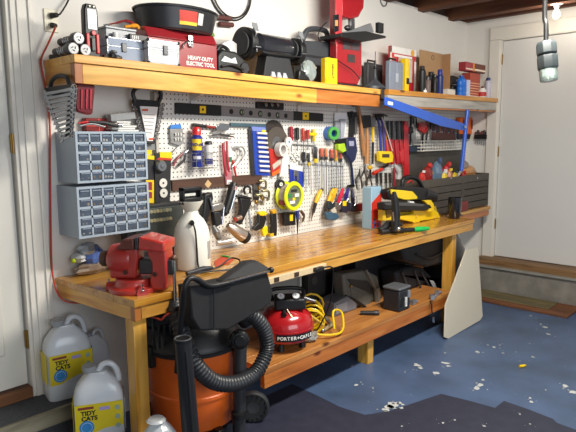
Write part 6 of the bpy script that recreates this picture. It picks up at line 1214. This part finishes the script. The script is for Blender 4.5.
t=thing('hanging_cable','black cable with metal plug dangling off lower shelf edge','cable',(Zp(430,305,SZ).x,2.27,.2)); MB().tube(spline([A(422,299,2.5),A(427,298,2.36),A(431,303,2.26),A(432,312,2.255),A(433,318,2.255)]),.006,8).build('cable',BLK,t); MB().tube([A(433,317,2.255),A(433.5,322,2.255)],[.009,.012],8).build('metal_plug',CHR,t)
# dark bins at the far end under the bench
t=thing('storage_tote','large black storage tote behind the tool bag under the bench','tote',(4.15,2.83,SZ)); MB().add([(3.75,2.76,SZ+.001),(4.48,2.76,SZ+.001),(4.48,2.94,SZ+.001),(3.75,2.94,SZ+.001),(3.7,2.74,.74),(4.49,2.74,.74),(4.49,2.95,.74),(3.7,2.95,.74)],[(3,2,1,0),(4,5,6,7),(0,1,5,4),(1,2,6,5),(2,3,7,6),(3,0,4,7)]).build('tote_body',M('14151a',.5,var=.2),t,.01); MB().bx(3.69,4.495,2.735,2.952,.742,.765).build('lid',M('1a1b20',.5),t,.006)
P=[W(404,249,2.42),W(452,235,2.42),W(459,246,2.42),W(452,262,2.42),W(430,268,2.42),W(408,262,2.42)]
t=thing('duffel_bag','black soft duffel wedged high under worktop behind the far leg','bag',W(430,268,2.42)); MB().prism([(p.x,2.44,min(p.z,.80)) for p in P],(0,.28,0)).build('bag_body',M('121317',.6,var=.4,sc_=14),t,.025,seg=3); MB().tube(spline([W(416,254,2.43),W(430,258,2.425),W(446,250,2.43)]),.008,8).build('strap',BLK2,t)
t=thing('trash_bag','black plastic sack on floor at far end under the bench','sack',(5.15,2.75,0)); random.seed(12); crumple((5.12,2.72,.39),.30,.20,.385,16,12,.1).build('sack_body',M('101116',.3,coat=.4,var=.3,sc_=14),t,0,25)
t=thing('black_suitcase','black hard case standing on lower shelf behind battery box','case',(3.55,2.8,SZ)); MB().bx(3.42,3.66,2.84,2.94,SZ+.001,.78).build('shell',M('1c1d20',.5),t,.02); MB().tube([(3.5,2.89,.775),(3.5,2.89,.80),(3.6,2.89,.80),(3.6,2.89,.775)],.008).build('carry_handle',BLK,t)
t=thing('grey_cabinet_panel','pale grey upright panel standing on shelf behind compressor','panel',(2.95,2.9,SZ)); MB().bx(2.72,3.16,2.90,2.93,SZ+.001,.79).build('panel_body',M('8a8c88',.5,var=.1),t,.003); MB().bx(3.16,3.18,2.87,2.94,SZ+.001,.80).build('edge_strip',M('b8b8b4',.4),t,.002)
t=thing('dark_carton','dark carton on lower shelf between panel and olive machine','carton',(3.29,2.88,SZ)); MB().bx(3.20,3.40,2.82,2.94,SZ+.001,.72).build('carton_body',M('25221f',.7,var=.3),t,.004); MB().cyl((3.27,2.815,.56),(3.27,2.82,.56),.035,n=20).build('round_mark',M('3c3a34',.6),t)
# ---------------- shop vacuum
OV=M('de6622',.35,coat=.3,var=.04); vx,vy=2.02,2.60
vc=Zp(212,425,.0); 
T_=lambda px,py,yy: W(px,py,yy)
vx=1.91; vy=2.575; R=.268
t=thing('shop_vacuum','large orange wet and dry vacuum with black lid and wheels','vacuum',(vx,vy,0))
MB().lathe([(0,.06),(R*.88,.06),(R*.92,.075),(R*.955,.24),(R*.985,.245),(R*.985,.262),(R*.965,.268),(R*1.0,.50),(0,.50)],(vx,vy,0),n=56).build('drum',OV,t)
MB().lathe([(R*1.0,.50),(R*1.06,.502),(R*1.07,.53),(R*1.03,.55),(R*.95,.60),(R*.75,.66),(R*.35,.69),(0,.695)],(vx,vy,0),n=48).build('lid',BLK,t)
MB().lathe([(R*1.0,.495),(R*1.075,.50),(R*1.085,.52),(R*1.02,.53)],(vx,vy,0),n=48).build('lid_rim',BLK2,t)
va=math.atan2(-vy,-vx)
for k,d in enumerate((-.95,1.15)):
    a=va+d; c=V((vx+math.cos(a)*(R*1.05),vy+math.sin(a)*(R*1.05),.49)); MB().box(c,(.05,.035,.12),RZ(a+PI/2)).build('latch',BLK,t,.006)
for k in range(4):
    a=va+.5+k*PI/2; c=V((vx+math.cos(a)*(R*1.0),vy+math.sin(a)*(R*1.0),0)); MB().tube([c+V((-.011,0,.03)),c+V((.011,0,.03))],.03,14).build('caster',BLK2,t,.003); MB().box(c+V((0,0,.06)),(.05,.05,.03)).build('caster_bracket',BLK,t,.006)
a=va-.15; MB().box((vx+math.cos(va)*.15,vy+math.sin(va)*.15,.665),(.16,.06,.07),RZ(va+PI/2)).build('control_plate',BLK2,t,.01); c=V((vx+math.cos(va-.1)*.19,vy+math.sin(va-.1)*.19,.64)); MB().box(c,(.055,.006,.085),RZ(va+PI/2)@RX(-.6)).build('spec_label',M('9ca0a4',.4,var=.3,sc_=80),t); MB().box(c+V((.09,-.05,.02)),(.05,.006,.03),RZ(va+PI/2)@RX(-.6)).build('yellow_logo',M('c8b81c',.4,var=.3,sc_=90),t)
# black bag of attachments on its lid
random.seed(17); t=thing('accessory_bag','black mesh bag bunched over the left side of vacuum lid','bag',(1.66,2.56,.52)); crumple((1.67,2.58,.725),.12,.13,.085,14,12,.16).build('bag_body',M('131416',.6,coat=.2,var=.5,sc_=30),t,0,25)
for k in range(5): MB().tube(spline([V((1.60+.03*k,2.50,.76-.01*k)),V((1.58+.035*k,2.47,.66)),V((1.60+.03*k,2.49,.56))]),.006,6).build('bag_fold',BLK,t)
# corrugated hose
hp=[T_(172,296,2.34),T_(178,318,2.24),T_(186,345,2.2),T_(198,368,2.18),T_(215,382,2.18),T_(236,383,2.18),T_(255,373,2.19),T_(266,352,2.2),T_(265,332,2.2),T_(254,317,2.21),T_(240,314,2.24)]
sp=spline(hp,20); rad=[.041+(.003 if (i%3)==0 else -.0018) for i in range(len(sp))]
t=thing('vacuum_hose','black corrugated vacuum hose looping in front of orange drum','hose',T_(225,390,2.18)); MB().tube(sp,rad,14).build('corrugated_tube',M('2a2c30',.42,var=.15),t); MB().tube([T_(240,314,2.24),T_(246,322,2.25)],[.045,.04],16).build('hose_cuff',BLK,t)
# wand tube standing
t=thing('vacuum_wand','thick black vacuum wand standing in front of the orange drum','wand',Zp(186,432,0)); a=T_(183,341,2.03); b=V((T_(191,440,2.03).x+.03,2.05,.003)); MB().tube([a,b],[.037,.042],18).build('wand_tube',M('202124',.4),t); MB().tube([a+(a-b).normalized()*.001,a+(a-b).normalized()*.012],[.041,.041],18).build('wand_rim',BLK,t); MB().tube([a+(a-b).normalized()*.013+V((.036*math.cos(k*PI/10),.036*math.sin(k*PI/10),0)) for k in range(20)],.004,6,closed=True).build('wand_lip',M('4a4c50',.4),t); MB().tube([a+(b-a)*.05+V((-.015,-.038,0)),a+(b-a)*.95+V((-.015,-.043,0))],.005,6).build('wand_seam',BLK2,t)
# second tube at right with round port, and wheel
t=thing('vacuum_floor_tube','dark grey upright extension tube with ribbed round joint right of drum','tube',Zp(242,432,0)); a=T_(240,345,2.26); b=V((T_(239,440,2.26).x,2.26,.003)); MB().tube([a,b],[.038,.036],18).build('tube_body',M('2c2e32',.4),t); c=T_(240,340,2.20); MB().lathe([(0,0),(.05,0),(.052,.01),(.052,.04),(.044,.05),(.03,.052),(.03,.06),(0,.06)],c+V((.02,.03,0)),(-.6,-.8,0),20).build('ribbed_joint',BLK,t,.003)
for k in range(8): an_=k*PI/4; MB().box(c+V((-.006,-.0,0))+V((.8,-.6,0))*(.047*math.cos(an_))+V((0,0,.047*math.sin(an_))),(.014,.014,.014)).build('joint_rib',BLK2,t,.003)
MB().tube([T_(239,412,2.24),T_(239,417,2.24)],.044,18).build('tube_collar',BLK,t)
t=thing('dolly_wheel','black ribbed dolly wheel standing on floor right of extension tube','wheel',Zp(266,432,0)); c=V((2.15,2.33,.095)); MB().lathe([(.035,-.02),(.085,-.022),(.094,-.014),(.094,.014),(.085,.022),(.035,.02)],c,(-.62,-.6,.0),32).build('tyre',M('26282a',.6),t); MB().lathe([(0,-.016),(.04,-.02),(.04,.02),(0,.016)],c,(-.62,-.6,0),20).build('hub',M('3a3c40',.5),t)
for k in range(16): a=2*PI*k/16; MB().box(c+V((.6,-.62,0)).normalized()*(.075*math.cos(a))+V((-.015,-.015,.075*math.sin(a))),(.008,.008,.02),RY(a)).build('tread_rib',BLK,t)
# dust bag on a tubular frame hanging at bench front
t=thing('dust_bag','black fabric dust bag on black bent tube frame before the bench','dust bag',T_(230,330,2.1))
yb=2.06
P=[T_(190,287,yb),T_(214,284,yb),T_(268,273,yb),T_(273,292,yb),T_(271,303,yb),T_(262,310,yb),T_(228,330,yb),T_(200,331,yb),T_(192,318,yb)]
FB=M('141518',.75,var=.25,sc_=20)
MB().prism(P,(0,.10,0)).build('bag_body',FB,t,.009,seg=2)
MB().prism([T_(222,282,yb-.0),T_(249,262,yb+.05),T_(258,261,yb+.05),T_(270,268,yb),T_(269,273,yb)],(0,.06,0)).build('bag_flap',FB,t,.008)
MB().tube([T_(222,283.5,yb-.012),T_(270,271,yb-.012)],.0065,8).build('silver_bar',CHR,t); MB().sph(T_(271,270,yb-.01),.016).build('end_knob',BLK,t)
MB().tube([T_(214,286,yb-.012),T_(214,330,yb-.012)],.003,6).build('seam',BLK,t)
MB().tube(spline([T_(232,282,yb-.005),T_(210,286,yb-.01),T_(196,279,yb-.01),T_(188,280,yb-.01),T_(184,290,yb-.005),T_(182.5,305,yb+.02),T_(180,330,yb+.06),T_(177,372,yb+.12)]),.0145,10).build('tube_frame',BLK,t)
# ================================================================ LIGHT
w=bpy.data.worlds.new('world'); sc.world=w; w.use_nodes=True
w.node_tree.nodes['Background'].inputs[0].default_value=hx('c8d4e6'); w.node_tree.nodes['Background'].inputs[1].default_value=.38
def area(name,loc,tgt,size,sy,power,col):
    l=bpy.data.lights.new(name,'AREA'); l.shape='RECTANGLE'; l.size=size; l.size_y=sy; l.energy=power; l.color=col
    o=bpy.data.objects.new(name,l); COL.objects.link(o); o.location=loc; d=V(tgt)-V(loc); o.rotation_euler=d.to_track_quat('-Z','Y').to_euler(); return o
area('garage_door_daylight',(1.2,-2.6,1.9),(3.2,2.8,1.2),3.4,2.0,62,(.90,.95,1))
area('ceiling_tube_light',(2.9,.95,2.80),(2.9,1.9,.6),1.4,.25,80,(1,.95,.86))
l=bpy.data.lights.new('bulb_light','POINT'); l.energy=4; l.color=(1,.9,.76); l.shadow_soft_size=.03
o=bpy.data.objects.new('bulb_light',l); COL.objects.link(o); o.location=BULB+V((-.05,-.0,-.19))
vs=sc.view_settings; vs.view_transform='Standard'; vs.look='None'; vs.gamma=1; vs.use_curve_mapping=False; vs.exposure=0.55
